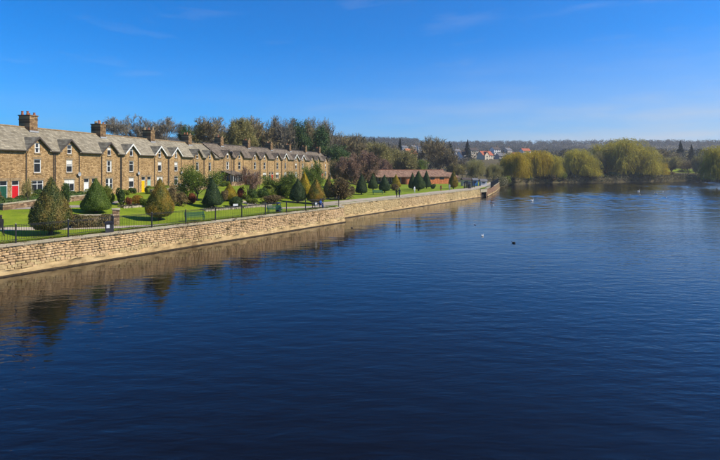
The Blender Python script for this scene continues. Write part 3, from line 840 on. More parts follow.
def wall_grid(m, x0, x1, z0, z1, holes, depth=0.16):
    xs = sorted({x0, x1} | {h[0] for h in holes} | {h[1] for h in holes})
    zs = sorted({z0, z1} | {max(z0, h[2]) for h in holes} | {min(z1, h[3]) for h in holes})
    for i in range(len(xs) - 1):
        for k in range(len(zs) - 1):
            cx, cz = (xs[i] + xs[i + 1]) / 2, (zs[k] + zs[k + 1]) / 2
            if any(h[0] < cx < h[1] and h[2] < cz < h[3] for h in holes): continue
            m.add([(xs[i], 0, zs[k]), (xs[i + 1], 0, zs[k]), (xs[i + 1], 0, zs[k + 1]), (xs[i], 0, zs[k + 1])], [(0, 1, 2, 3)])
    for (a, b, c, d) in holes:
        m.add([(a, 0, c), (b, 0, c), (b, 0, d), (a, 0, d), (a, depth, c), (b, depth, c), (b, depth, d), (a, depth, d)],
              [(0, 4, 5, 1), (1, 5, 6, 2), (2, 6, 7, 3), (3, 7, 4, 0)])

def window(parent, x, z, w, h, style, r):
    """window (> frame, pane, sill, lintel) ; origin at the middle of the sill line, wall face at y=0"""
    def fr():
        m = MB(); t = 0.085
        m.box(-w / 2, -w / 2 + t, .05, .13, 0, h); m.box(w / 2 - t, w / 2, .05, .13, 0, h)
        m.box(-w / 2 + t, w / 2 - t, .052, .13, 0, t); m.box(-w / 2 + t, w / 2 - t, .052, .13, h - t, h)
        if style == 'sash': m.box(-w / 2 + t, w / 2 - t, .045, .12, h * .52 - .04, h * .52 + .04)
        if style == 'casement':
            m.box(-w / 2 + t, w / 2 - t, .047, .12, h * .72 - .04, h * .72 + .04); m.box(-.04, .04, .049, .12, t, h - t)
        if style == 'top': m.box(-w / 2 + t, w / 2 - t, .047, .12, h * .70 - .035, h * .70 + .035)
        if style == 'twin':
            m.box(-.16, .16, .03, .125, 0, h); m.box(-w / 2 + t, -.161, .047, .12, h * .5 - .03, h * .5 + .03); m.box(.161, w / 2 - t, .047, .12, h * .5 - .03, h * .5 + .03)
        return m.mesh('frame')
    def gl():
        m = MB(); m.add([(-w / 2 + .04, .10, .04), (w / 2 - .04, .10, .04), (w / 2 - .04, .10, h - .04), (-w / 2 + .04, .10, h - .04)], [(0, 1, 2, 3)]); return m.mesh('pane')
    key = (round(w, 2), round(h, 2), style)
    win = link_mesh('window', cached(('f',) + key, fr), M['white_paint'], parent, loc=(x, 0, z))
    link_mesh('pane', cached(('g',) + key, gl), M['glass'], win)
    def sl_():
        m = MB(); m.box(-w / 2 - .12, w / 2 + .12, -.09, .045, -.15, -.002); return m.mesh('sill')
    def li_():
        m = MB(); m.box(-w / 2 - .16, w / 2 + .16, -.025, .045, h + .002, h + .26); return m.mesh('lintel')
    link_mesh('sill', cached(('s',) + key, sl_), M['lintel'], win)
    link_mesh('lintel', cached(('l',) + key, li_), M['lintel'], win)
    c = r.random()
    if c < 0.55:   # curtain or blind just behind the glass line, at one side or the top
        def cu():
            m = MB(); 
            if c < .3: m.box(-w / 2 + .09, w / 2 - .09, .088, .099, h * .62, h - .09)
            else:
                m.box(-w / 2 + .09, -w / 2 + .09 + w * .16, .088, .099, .09, h - .09); m.box(w / 2 - .09 - w * .16, w / 2 - .09, .088, .099, .09, h - .09)
            return m.mesh('blind')
        link_mesh('blind', cu(), M['curtain'], win)
    return win

ORD = ['first', 'second', 'third', 'fourth', 'fifth', 'sixth', 'seventh', 'eighth', 'ninth', 'tenth', 'eleventh']
def house(cx, cy, zb, rz, W, side, door, roofm, barge, ground, label, seed, chimney=None, end=None, detail=True, pots=4):
    """side=+1: shared chimney at the far end (+x); -1: at the near end. Local +y runs into the house."""
    r = random.Random(seed)
    root = empty('terrace_house', (cx, cy, zb), rz, label, 'house', 'stone terrace houses facing the river')
    hw = W / 2 - 0.002
    gx = side * (W / 2 - 2.6)               # gable / window axis
    dx = -side * (W / 2 - 0.78)             # door axis
    gw = {'casement': 1.8, 'twin': 1.5, 'top': 1.25}[ground]
    wins = [(gx, 0.95, gw, 1.62, ground), (gx, 3.55, 1.08, 1.72, 'sash' if r.random() < .5 else 'top'), (gx, 6.08, 0.8, 1.25, 'sash' if r.random() < .6 else 'top')]
    holes = [(x - w / 2, x + w / 2, z, z + h) for (x, z, w, h, _) in wins]
    holes.append((dx - .5, dx + .5, 0.0, 2.62))
    m = MB()
    wall_grid(m, -hw, hw, -1.2, EAVE, [(a, b, c, min(d, EAVE)) for (a, b, c, d) in holes])
    aw, az = 0.4, 6.08 + 1.25
    sz = lambda x: EAVE + GRISE * (1 - x / GHW)
    m.add([(gx - GHW, 0, EAVE), (gx - aw, 0, EAVE), (gx - aw, 0, sz(aw))], [(0, 1, 2)])
    m.add([(gx + aw, 0, EAVE), (gx + GHW, 0, EAVE), (gx + aw, 0, sz(aw))], [(0, 1, 2)])
    m.add([(gx - aw, 0, az), (gx + aw, 0, az), (gx + aw, 0, sz(aw)), (gx, 0, EAVE + GRISE), (gx - aw, 0, sz(aw))], [(0, 1, 2, 3, 4)])
    m.add([(gx - aw, 0, EAVE), (gx - aw, .16, EAVE), (gx - aw, .16, az), (gx - aw, 0, az)], [(0, 1, 2, 3)])
    m.add([(gx + aw, 0, EAVE), (gx + aw, .16, EAVE), (gx + aw, .16, az), (gx + aw, 0, az)], [(3, 2, 1, 0)])
    m.add([(gx - aw, 0, az), (gx + aw, 0, az), (gx + aw, .16, az), (gx - aw, .16, az)], [(3, 2, 1, 0)])
    for x, fl in ((-hw, 0), (hw, 1)):
        vs = [(x, 0, -1.2), (x, DEPTH, -1.2), (x, DEPTH, EAVE), (x, DEPTH / 2, RIDGE - .08), (x, 0, EAVE)]
        m.add(vs, [(0, 1, 2, 3, 4) if fl else (4, 3, 2, 1, 0)], 1)
    m.add([(-hw, DEPTH, -1.2), (hw, DEPTH, -1.2), (hw, DEPTH, EAVE), (-hw, DEPTH, EAVE)], [(3, 2, 1, 0)])
    m.build('wall', [M['house_stone'], M['house_stone_side']], root)
    for (x, z, w, h, st) in wins: window(root, x, z, w, h, st, r)
    # door
    def dm():
        q = MB(); q.box(-.44, .44, .10, .14, 0.02, 2.02)
        for (x0, x1, z0, z1) in ((-.34, -.06, .2, .85), (.06, .34, .2, .85), (-.34, -.06, 1.0, 1.85), (.06, .34, 1.0, 1.85)): q.box(x0, x1, .085, .101, z0, z1)
        return q.mesh('door')
    do = link_mesh('door', cached('door', dm), M[door], root, loc=(dx, 0, 0))
    def df():
        q = MB(); q.box(-.5, -.442, .04, .15, 0, 2.62); q.box(.442, .5, .04, .15, 0, 2.62); q.box(-.442, .442, .042, .15, 2.56, 2.62); q.box(-.442, .442, .042, .15, 2.03, 2.11); return q.mesh('door_frame')
    link_mesh('door_frame', cached('df', df), M['white_paint'], do)
    def fl_():
        q = MB(); q.box(-.44, .44, .11, .13, 2.112, 2.558); return q.mesh('fanlight')
    link_mesh('fanlight', cached('fl', fl_), M['glass'], do)
    def dl():
        q = MB(); q.box(-.72, .72, -.05, .038, 2.622, 2.95); return q.mesh('door_lintel')
    link_mesh('door_lintel', cached('dl', dl), M['lintel'], do)
    def ds_():
        q = MB(); q.box(-.6, .6, -.35, .1, -.3, 0.0); return q.mesh('doorstep')
    link_mesh('doorstep', cached('ds', ds_), M['lintel'], do)
    def hn():
        q = MB(); q.tube([(.36, .08, 1.02), (.36, .03, 1.02)], .03, n=6); return q.mesh('handle')
    link_mesh('handle', cached('hn', hn), M['lead'], do)
    # roof
    up = 0.03
    zr = lambda y: EAVE + SL * y + up
    e0, e1 = -W / 2 + (-0.25 if end == 'near' else 0.001), W / 2 + (0.45 if end == 'far' else -0.001)
    yo = -0.34
    ygap = GRISE / SL
    th = 0.11
    m = MB()
    fe = EAVE - .02
    m.slab([(e0, yo, zr(yo)), (gx - GHW - .02, yo, zr(yo)), (gx - GHW - .02, 0, zr(0)), (e0, 0, zr(0))], th)
    m.slab([(gx + GHW + .02, yo, zr(yo)), (e1, yo, zr(yo)), (e1, 0, zr(0)), (gx + GHW + .02, 0, zr(0))], th)
    m.slab([(e0, 0, zr(0)), (gx - GHW - .02, 0, zr(0)), (gx, ygap, zr(ygap)), (gx, DEPTH / 2, zr(DEPTH / 2)), (e0, DEPTH / 2, zr(DEPTH / 2))], th)
    m.slab([(gx + GHW + .02, 0, zr(0)), (e1, 0, zr(0)), (e1, DEPTH / 2, zr(DEPTH / 2)), (gx, DEPTH / 2, zr(DEPTH / 2)), (gx, ygap, zr(ygap))], th)
    m.slab([(e0, DEPTH / 2, zr(DEPTH / 2)), (e1, DEPTH / 2, zr(DEPTH / 2)), (e1, DEPTH + .3, zr(-.3)), (e0, DEPTH + .3, zr(-.3))], th)
    roof = m.build('roof', M[roofm], root)
    m = MB(); m.tube([(e0, DEPTH / 2, zr(DEPTH / 2) + .02), (e1, DEPTH / 2, zr(DEPTH / 2) + .02)], .12, n=8); m.build('ridge_tiles', M['dark_trim'] if roofm == 'slate_dark' else M['lintel'], roof)
    # cross gable over the attic window
    gs = GRISE / GHW; zt = EAVE + GRISE + 0.12; ov = GHW + 0.26
    zl = zt - gs * ov
    m = MB()
    yb = (zt - EAVE - up) / SL + 0.05; yc = (zl - EAVE - up) / SL
    for sg in (-1, 1):
        P = [(gx, yo + .02, zt), (gx + sg * ov, yo + .02, zl), (gx + sg * ov, max(yc, yo + .05), zl), (gx, yb, zt)]
        if sg < 0: P = P[::-1]
        m.slab(P if sg < 0 else P, 0.09)
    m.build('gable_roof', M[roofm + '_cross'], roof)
    m = MB(); bt = 0.2 if barge == 'white_paint' else 0.17
    for sg in (-1, 1):
        m.add([(gx, yo - .03, zt + .03), (gx + sg * (ov + .02), yo - .03, zl + .02), (gx + sg * (ov + .02), yo - .03, zl - bt), (gx, yo - .03, zt - bt * 1.3),
               (gx, yo + .018, zt + .03), (gx + sg * (ov + .02), yo + .018, zl + .02), (gx + sg * (ov + .02), yo + .018, zl - bt), (gx, yo + .018, zt - bt * 1.3)],
              [(0, 1, 2, 3), (7, 6, 5, 4), (0, 4, 5, 1), (3, 2, 6, 7), (1, 5, 6, 2)])
    m.build('bargeboard', M[barge], roof)
    # gutter and downpipes
    for (g0, g1) in ((e0, gx - GHW - .3), (gx + GHW + .3, e1)):
        if g1 - g0 > .1:
            m = MB(); m.box(g0, g1, yo - .1, yo - .002, zr(yo) - .16, zr(yo) - .06); m.build('gutter', M['dark_trim'], root)
    for px_ in (gx - side * (GHW + .12), side * (hw - .12)):
        m = MB(); m.tube([(px_, -.36, EAVE - .32), (px_, -.09, EAVE - .75), (px_, -.09, 0)], .05, n=6); m.build('downpipe', M['dark_trim'], root)
    if chimney:
        m = MB(); x0 = side * W / 2
        zb_ = RIDGE - .75; zt_ = RIDGE + 1.55
        m.box(x0 - .62, x0 + .62, DEPTH / 2 - .85, DEPTH / 2 + .85, zb_, zt_)
        ch = m.build('chimney', M['chimney_stone'], root)
        m = MB(); m.box(x0 - .70, x0 + .70, DEPTH / 2 - .93, DEPTH / 2 + .93, zt_ + .001, zt_ + .14); m.box(x0 - .66, x0 + .66, DEPTH / 2 - .89, DEPTH / 2 + .89, zt_ - .5, zt_ - .38); m.build('chimney_cap', M['chimney_stone'], ch)
        m = MB(); m.box(x0 - .70, x0 + .70, DEPTH / 2 - .97, DEPTH / 2 - .852, RIDGE - .62, RIDGE - .38); m.build('flashing', M['lead'], ch)
        for k in range(pots):
            m = MB(); px_ = x0 + (-.3 if k % 2 else .3) * (1 + .1 * r.random()); py_ = DEPTH / 2 - .62 + 1.24 * k / max(1, pots - 1); hh = r.uniform(.3, .6)
            m.tube([(px_, py_, zt_ + .14), (px_, py_, zt_ + .14 + hh * .85), (px_, py_, zt_ + .14 + hh * .86), (px_, py_, zt_ + .14 + hh)], [.16, .12, .15, .15], n=8)
            m.build('chimney_pot', M['pot_red'] if r.random() < .6 else M['pot_buff'], ch)
    if r.random() < .35 and detail:
        d = empty('satellite_dish', (gx - side * 1.5, -.12, 3.2), parent=root)
        m = MB(); vs = [(0, 0, 0)]; fs = []
        m.tube([(0, .1, 0), (0, -.12, .05)], .02, n=4)
        n_ = 12
        ring = [(.3 * math.cos(2 * math.pi * i / n_), -.14 - .03, .3 * math.sin(2 * math.pi * i / n_) + .1) for i in range(n_)]
        b0 = [(0, -.09, .1)] + ring
        m.add(b0, [(0, 1 + i, 1 + (i + 1) % n_) for i in range(n_)])
        m.build('dish_bowl', M['lead'], d)
    return root

# pairs of houses; each pair shares one chimney stack on the party wall
zbase = 3.85
dir1 = Vector((2.43, 12.77)).normalized(); dir2 = Vector((0.287, 0.958)).normalized()
rz1 = math.atan2(dir1.y, dir1.x); rz2 = math.atan2(dir2.y, dir2.x)
W1, W2 = 6.5, 6.4
c0 = Vector((-40.4, 63.4))
doors1 = {(-1, -1): 'door_green', (0, 1): 'door_red', (0, -1): 'door_white', (1, 1): 'door_brown', (1, -1): 'door_yellow', (2, 1): 'door_pale', (2, -1): 'door_black', (3, 1): 'door_yellow', (3, -1): 'door_blue'}
extra = {(-1, -1): 'green front door', (0, 1): 'red front door', (1, -1): 'yellow front door', (2, 1): 'pale green front door'}
ground1 = {(0, 1): 'casement', (0, -1): 'casement', (1, 1): 'twin', (1, -1): 'top', (2, 1): 'casement', (2, -1): 'top', (3, 1): 'twin', (3, -1): 'top'}
barge1 = {(1, -1), (2, 1), (2, -1)}
FACADES = []
for i in range(-1, 4):
    c = c0 + dir1 * 13.0 * i
    for side in (1, -1):
        if i == -1 and side == 1: continue
        p = c - dir1 * (side * W1 / 2)
        lab = 'stone terrace house with %s, %s' % (extra.get((i, side), 'dark gable boards' if (i, side) not in barge1 else 'white gable boards'),
              ('at the cut-off near end of the row' if i == -1 else '%s half under the %s chimney stack' % ('nearer' if side == 1 else 'farther', ORD[i])))
        house(p.x, p.y, zbase, rz1, W1, side, doors1[(i, side)], 'slate_old', 'white_paint' if (i, side) in barge1 else 'dark_trim', ground1.get((i, side), 'casement'), lab, 100 + i * 7 + side, chimney=(side == 1), end='far' if (i == 3 and side == -1) else None, pots=4 + (i % 2))
        FACADES.append((p, dir1, W1, zbase))
bend_pt = c0 + dir1 * (13.0 * 3 + 6.5)
c1 = bend_pt + dir2 * W2
dl = ['door_white', 'door_black', 'door_blue', 'door_green', 'door_brown', 'door_red']
for i in range(6):
    c = c1 + dir2 * (2 * W2) * i
    for side in (1, -1):
        p = c - dir2 * (side * W2 / 2)
        wb = (i, side) in ((3, 1), (2, -1), (3, -1))
        lab = 'dark-roofed stone terrace house%s, %s half under the %s chimney stack' % (' with white gable boards' if wb else '', 'nearer' if side == 1 else 'farther', ORD[i + 4])
        house(p.x, p.y, zbase + 0.3, rz2, W2, side, dl[(i * 2 + side) % 6], 'slate_dark', 'white_paint' if wb else 'dark_trim', ['casement', 'twin', 'top'][(i + side) % 3], lab, 300 + i * 7 + side,
              chimney=(side == 1), end='near' if (i == 0 and side == 1) else ('far' if i == 5 and side == -1 else None), detail=False, pots=3)
        FACADES.append((p, dir2, W2, zbase + 0.3))

# ------------------------------------------------------------------ vegetation builders (unit size: height 1, width 1, base at the origin)
def quads(centers, size, rng, normals=None, jitter=0.8, aspect=0.6):
    """rhombic leaf faces at centers; size scalar or array"""
    n = len(centers)
    a = rng.normal(size=(n, 3))
    if normals is not None: a = normals + a * jitter
    a /= np.linalg.norm(a, axis=1, keepdims=True) + 1e-9
    b = rng.normal(size=(n, 3))
    u = np.cross(a, b); u /= np.linalg.norm(u, axis=1, keepdims=True) + 1e-9
    w = np.cross(a, u)
    s = (np.ones(n) * size)[:, None] * rng.uniform(0.6, 1.3, (n, 1))
    v = np.empty((n, 4, 3))
    v[:, 0] = centers - u * s; v[:, 1] = centers - w * s * aspect; v[:, 2] = centers + u * s; v[:, 3] = centers + w * s * aspect
    f = np.arange(n * 4).reshape(n, 4)
    return v.reshape(-1, 3), f

def ribbons(p0, p1, w, rng):
    """thin tapering twig blades from p0 to p1 (as quads with a sharp end)"""
    n = len(p0)
    d = p1 - p0
    b = rng.normal(size=(n, 3)); u = np.cross(d, b); u /= np.linalg.norm(u, axis=1, keepdims=True) + 1e-9
    w = (np.ones(n) * w)[:, None]
    mid = p0 + d * 0.55 + rng.normal(size=(n, 3)) * (np.linalg.norm(d, axis=1, keepdims=True) * 0.07)
    v = np.empty((n, 4, 3))
    v[:, 0] = p0 - u * w; v[:, 1] = mid - u * w * 0.6; v[:, 2] = p1; v[:, 3] = p0 + u * w
    f = np.arange(n * 4).reshape(n, 4)
    return v.reshape(-1, 3), f

def join(parts):
    vs, fs, b = [], [], 0
    for v, f in parts:
        vs.append(v); fs.append(f + b); b += len(v)
    return np.concatenate(vs), np.concatenate(fs)

def skeleton(seed, trunk=0.28, limbs=8, spread=0.9, up=0.25, l1=0.42, rt=0.03, forks=(5, 5), fork_len=(0.6, 0.55), lean=0.0, multi=1):
    """limbs of a tree, grown recursively. returns thick segments and the fine branch ends"""
    r = random.Random(seed); segs, ends = [], []
    def rdir(d, ang):
        a = Vector((r.gauss(0, 1), r.gauss(0, 1), r.gauss(0, 1))); a = (a - d * a.dot(d)).normalized()
        return (d * math.cos(ang) + a * math.sin(ang)).normalized()
    def grow(p, d, L, rad, lev, kinks):
        pts = [p.copy()]; dirs = [d.copy()]
        for k in range(kinks):
            d = (d + Vector((r.gauss(0, .14), r.gauss(0, .14), r.gauss(0, .1) + up * .25))).normalized()
            p = p + d * (L / kinks); pts.append(p.copy()); dirs.append(d.copy())
        rads = [lerp(rad, rad * .45, k / kinks) for k in range(kinks + 1)]
        if lev <= 2: segs.append((pts, rads, lev))
        else: ends.append((pts[0], pts[-1], rad))
        if lev >= 3: return
        n = forks[min(lev - 1, len(forks) - 1)] if lev > 0 else limbs
        for k in range(n):
            t = lerp(.35 if lev else .55, 1.0, (k + r.random() * .8) / n)
            i = min(kinks - 1, int(t * kinks)); q = pts[i].lerp(pts[i + 1], t * kinks - i)
            ang = r.uniform(.45, .95) * (spread if lev == 0 else .85)
            if lev == 0 and k == n - 1: ang *= .25
            Lc = (l1 if lev == 0 else L * fork_len[min(lev - 1, 1)]) * r.uniform(.75, 1.15)
            grow(q, rdir(dirs[min(i + 1, kinks)], ang), Lc, rads[i] * (.55 if lev == 0 else .6), lev + 1, 4 if lev == 0 else 3)
    for m_ in range(multi):
        a = r.uniform(0, 6.28)
        d0 = Vector((lean + (.25 * math.cos(a) if multi > 1 else 0), (.25 * math.sin(a) if multi > 1 else 0), 1)).normalized()
        grow(Vector((0, 0, -0.01)), d0, trunk * r.uniform(.9, 1.1), rt, 0, 4)
    return segs, ends

def finish(name, segs, crown_v, crown_f, squash=None):
    """normalise to unit height and width and make trunk + crown meshes"""
    hi = np.percentile(crown_v[:, 2], 99.3); 
    rad = np.percentile(np.hypot(crown_v[:, 0], crown_v[:, 1]), 97)
    sx, sz = 0.5 / rad, 1.0 / hi
    keep = (crown_v[crown_f][:, :, 2].max(axis=1) < hi * 1.07)
    crown_f = crown_f[keep]
    crown_v = crown_v * np.array([sx, sx, sz])
    m = MB()
    for pts, rads, lev in segs:
        m.tube([(p.x * sx, p.y * sx, p.z * sz) for p in pts], [q * sx * 1.0 for q in rads], n=7 if lev == 0 else (5 if lev == 1 else 3), cap=(lev == 0))
    tm = m.mesh(name + '_trunk', smooth=True); tm.materials.append(None)
    cm = np_mesh(name + '_crown', crown_v, crown_f); cm.materials.append(None)
    return tm, cm

def bare_tree(name, seed, twigs=7, sub=4, tw=0.0010, leaves=0, lsize=0.012, tl=(.05, .12), **kw):
    segs, ends = skeleton(seed, **kw); rng = np.random.default_rng(seed)
    p0 = np.array([e[0] for e in ends]); p1 = np.array([e[1] for e in ends]); rad = np.array([e[2] for e in ends])
    parts = [ribbons(p0, p1, np.maximum(rad, tw * 1.6), rng), ribbons(p0, p1, np.maximum(rad, tw * 1.6), rng)]
    idx = np.repeat(np.arange(len(p0)), twigs); t = rng.uniform(.15, 1, len(idx))[:, None]
    a = p0[idx] + (p1[idx] - p0[idx]) * t
    d = (p1[idx] - p0[idx]); d /= np.linalg.norm(d, axis=1, keepdims=True)
    dd = d * .7 + rng.normal(size=a.shape) * .55 + np.array([0, 0, .22]); dd /= np.linalg.norm(dd, axis=1, keepdims=True)
    L = rng.uniform(*tl, (len(a), 1)); b = a + dd * L
    parts.append(ribbons(a, b, tw, rng))
    i2 = np.repeat(np.arange(len(a)), sub); t2 = rng.uniform(.2, 1, len(i2))[:, None]
    a2 = a[i2] + (b[i2] - a[i2]) * t2
    d2 = dd[i2] * .6 + rng.normal(size=a2.shape) * .6; d2 /= np.linalg.norm(d2, axis=1, keepdims=True)
    b2 = a2 + d2 * L[i2] * rng.uniform(.35, .7, (len(a2), 1))
    parts.append(ribbons(a2, b2, tw * .7, rng))
    if leaves:
        k = rng.integers(0, len(b2), leaves); parts.append(quads(b2[k] + rng.normal(size=(leaves, 3)) * .012, lsize, rng))
    v, f = join(parts)
    return finish(name, segs, v, f)

def leafy_tree(name, seed, per=26, lsize=0.014, cl=0.05, **kw):
    segs, ends = skeleton(seed, **kw); rng = np.random.default_rng(seed)
    p0 = np.array([e[0] for e in ends]); p1 = np.array([e[1] for e in ends]); rad = np.array([e[2] for e in ends])
    parts = [ribbons(p0, p1, np.maximum(rad, .004), rng)]
    idx = np.repeat(np.arange(len(p0)), per); t = rng.uniform(.1, 1.1, len(idx))[:, None]
    c = p0[idx] + (p1[idx] - p0[idx]) * t + rng.normal(size=(len(idx), 3)) * cl
    parts.append(quads(c, lsize, rng, normals=np.tile([0, 0, .7], (len(c), 1))))
    v, f = join(parts)
    return finish(name, segs, v, f)

def willow_tree(name, seed, strands=9, seglen=.05, drop=(3, 8), lsize=0.012, perleaf=3, **kw):
    segs, ends = skeleton(seed, **kw); rng = np.random.default_rng(seed); r = random.Random(seed)
    parts = []; A, B, LV = [], [], []
    for (a, b, rad) in ends:
        for k in range(strands):
            p = a.lerp(b, r.uniform(.2, 1)); d = ((b - a).normalized() * .7 + Vector((r.gauss(0, .5), r.gauss(0, .5), r.gauss(.25, .3)))).normalized()
            for j in range(r.randint(*drop)):
                d = (d + Vector((r.gauss(0, .12), r.gauss(0, .12), -.42))).normalized()
                q = p + d * seglen
                if q.z < 0.03: break
                A.append(p); B.append(q)
                for _ in range(perleaf): LV.append(p.lerp(q, r.random()) + Vector((r.gauss(0, .008), r.gauss(0, .008), r.gauss(0, .008))))
                p = q
    parts.append(ribbons(np.array(A), np.array(B), .0022, rng))
    parts.append(quads(np.array(LV), lsize, rng, normals=np.tile([.2, -.2, .1], (len(LV), 1)), jitter=1.2, aspect=.45))
    v, f = join(parts)
    return finish(name, segs, v, f)

def conifer_tree(name, seed, tiers=26, droop=.25, dens=26, taper=1.0):
    rng = np.random.default_rng(seed); r = random.Random(seed); cs = []
    for i in range(tiers):
        t = i / (tiers - 1); z = .10 + .88 * t; rad = .5 * (1 - t) ** taper + .02
        for k in range(9):
            a = r.uniform(0, 6.28); R_ = rad * r.uniform(.65, 1.1)
            for j in range(dens):
                u = r.random() ** .7
                cs.append((math.cos(a + r.gauss(0, .12)) * R_ * u, math.sin(a + r.gauss(0, .12)) * R_ * u, z - droop * R_ * u * .5 + r.gauss(0, .012)))
    v, f = quads(np.array(cs), .028, rng, normals=np.tile([0, 0, 1.0], (len(cs), 1)), jitter=.9)
    return finish(name, [([Vector((0, 0, -.01)), Vector((0, 0, .5)), Vector((0, 0, .97))], [.02, .012, .004], 0)], v, f)

def topiary(name, seed, n=17000, prof='tear', lsize=.013, trunk=True, rough=.02):
    """clipped yew: dense skin of small leaves over a closed dark core, gathered in to a short trunk"""
    rng = np.random.default_rng(seed)
    def pr(t):
        if prof == 'tear': k = [(0, .10), (.03, .30), (.10, .45), (.18, .49), (.28, .485), (.45, .40), (.62, .285), (.78, .165), (.9, .075), (1, .0)]
        elif prof == 'cone': k = [(0, .22), (.03, .40), (.10, .485), (.2, .48), (.4, .385), (.6, .27), (.8, .145), (.93, .05), (1, .0)]
        else: k = [(0, .2), (.08, .38), (.25, .49), (.5, .49), (.75, .38), (.92, .19), (1, 0)]
        return np.interp(t, [a for a, _ in k], [b for _, b in k])
    ph = rng.uniform(0, 6.28, 6)
    def lump(a, t):
        return 1 + .05 * np.sin(2 * a + ph[4] + 3 * t) + .045 * np.sin(3 * a + ph[0] + 5 * t) + .04 * np.sin(5 * a + ph[1] - 9 * t) + .03 * np.sin(11 * t + ph[2] + 2 * a) + .018 * np.sin(17 * t + 7 * a + ph[3])
    z0 = .075 if trunk else 0.0
    tt = rng.random(n * 3); keep = rng.random(n * 3) < (pr(tt) + .05) / .54; tt = tt[keep][:n]
    aa = rng.uniform(0, 6.2832, len(tt)); rr = pr(tt) * lump(aa, tt) + rng.normal(size=len(tt)) * rough - .006
    rr = np.maximum(rr + (rng.random(len(tt)) < .05) * np.abs(rng.normal(0, .035, len(tt))), 0)
    c = np.stack([np.cos(aa) * rr, np.sin(aa) * rr, z0 + (1 - z0) * tt + rng.normal(size=len(tt)) * .004], 1)
    nr = np.stack([np.cos(aa), np.sin(aa), np.full(len(aa), .45)], 1)
    v, f = quads(c, lsize, rng, normals=nr, jitter=1.0)
    nt, na = 18, 20; cv = []
    for i in range(nt + 1):
        t = i / nt
        for k in range(na):
            a = 6.2832 * k / na; q = float(pr(t) * lump(a, t)) * .89
            cv.append((math.cos(a) * q, math.sin(a) * q, z0 + (1 - z0) * (t * .98 + .005)))
    cf = []
    for i in range(nt):
        for k in range(na): cf.append((i * na + k, i * na + (k + 1) % na, (i + 1) * na + (k + 1) % na, (i + 1) * na + k))
    cf = np.array(cf)
    v, f = join([(v, f), (np.array(cv), cf)])
    cm = np_mesh(name + '_crown', v, f); cm.materials.append(None)
    m = MB()
    if trunk:
        m.tube([(0, 0, -.02), (.01, 0, .05), (0, .01, .14)], [.075, .055, .05], n=8)
        for k in range(4):
            a = k * 1.6 + seed; m.tube([(0, 0, .05), (.10 * math.cos(a), .10 * math.sin(a), .12)], [.035, .02], n=5)
    else: m.tube([(0, 0, -.02), (0, 0, .1)], [.05, .04], n=6)
    tm = m.mesh(name + '_trunk', smooth=True); tm.materials.append(None)
    return tm, cm

def shrub(name, seed, n=3800, lsize=.035, lumps=9):
    rng = np.random.default_rng(seed)
    lc = rng.normal(size=(lumps, 3)); lc /= np.linalg.norm(lc, axis=1, keepdims=True); lc *= rng.uniform(.12, .34, (lumps, 1)); lc[:, 2] = np.abs(lc[:, 2]) * 1.5 + .22
    k = rng.integers(0, lumps, n); d = rng.normal(size=(n, 3)); d /= np.linalg.norm(d, axis=1, keepdims=True)
    c = lc[k] + d * rng.uniform(.5, 1, (n, 1)) ** .5 * .27
    c[:, 2] = np.abs(c[:, 2])
    v, f = quads(c, lsize, rng, normals=d, jitter=.8)
    segs = [([Vector((0, 0, -.02)), Vector(tuple(q * .6)), Vector(tuple(q))], [.02, .014, .006], 1) for q in lc]
    return finish(name, segs, v, f)

def feathery(name, seed, n=2600):
    rng = np.random.default_rng(seed)
    a = rng.uniform(0, 6.28, n); tilt = np.abs(rng.normal(0, .55, n)); L = rng.uniform(.5, 1.0, n)
    d = np.stack([np.cos(a) * np.sin(tilt), np.sin(a) * np.sin(tilt), np.cos(tilt)], 1)
    p0 = rng.normal(size=(n, 3)) * np.array([.05, .05, 0]); m1 = p0 + d * (L * .6)[:, None]
    p1 = m1 + (d * .75 + np.array([0, 0, -.35])) * (L * .4)[:, None]
    v, f = join([ribbons(p0, m1, .008, rng), ribbons(m1, p1, .007, rng), quads(p1, .03, rng)])
    return finish(name, [([Vector((0, 0, -.02)), Vector((0, 0, .1))], [.05, .02], 1)], v, f)

PROTO = {}
PROTO['bare_a'] = bare_tree('bare_a', 21, trunk=.30, limbs=9, spread=1.0, l1=.40, rt=.016, forks=(5, 5))
PROTO['bare_b'] = bare_tree('bare_b', 22, trunk=.24, limbs=9, spread=1.15, l1=.42, rt=.017, forks=(5, 5))
PROTO['bare_dense'] = bare_tree('bare_dense', 23, trunk=.22, limbs=10, spread=1.1, l1=.40, rt=.020, forks=(6, 5), twigs=7, sub=4, tw=.0020)
PROTO['bud_a'] = bare_tree('bud_a', 24, trunk=.2, limbs=10, spread=1.15, l1=.40, rt=.022, forks=(6, 6), twigs=10, sub=5, tw=.0024, leaves=16000, lsize=.0095)
PROTO['bud_b'] = bare_tree('bud_b', 25, trunk=.2, limbs=11, spread=1.0, l1=.44, rt=.022, forks=(6, 6), twigs=10, sub=5, tw=.0024, leaves=16000, lsize=.0095)
PROTO['plum'] = bare_tree('plum', 26, trunk=.16, limbs=9, spread=1.25, l1=.40, rt=.024, forks=(6, 5), twigs=12, sub=6, tw=.0045, leaves=9000, lsize=.008)
PROTO['leafy'] = leafy_tree('leafy', 27, trunk=.2, limbs=8, spread=1.25, up=.05, l1=.40, rt=.022, forks=(6, 6), per=40, lsize=.0125, cl=.045)
PROTO['ivy'] = leafy_tree('ivy', 28, trunk=.34, limbs=12, spread=.8, up=.2, l1=.32, rt=.024, forks=(6, 6), per=44, lsize=.0125, cl=.03)
PROTO['willow_a'] = willow_tree('willow_a', 29, trunk=.2, limbs=10, spread=1.1, l1=.40, rt=.026, forks=(5, 5), strands=11, drop=(4, 10), lsize=.0115)
PROTO['willow_b'] = willow_tree('willow_b', 30, trunk=.16, limbs=11, spread=1.2, l1=.44, rt=.028, forks=(5, 5), strands=11, drop=(3, 9), lsize=.0105, multi=1)
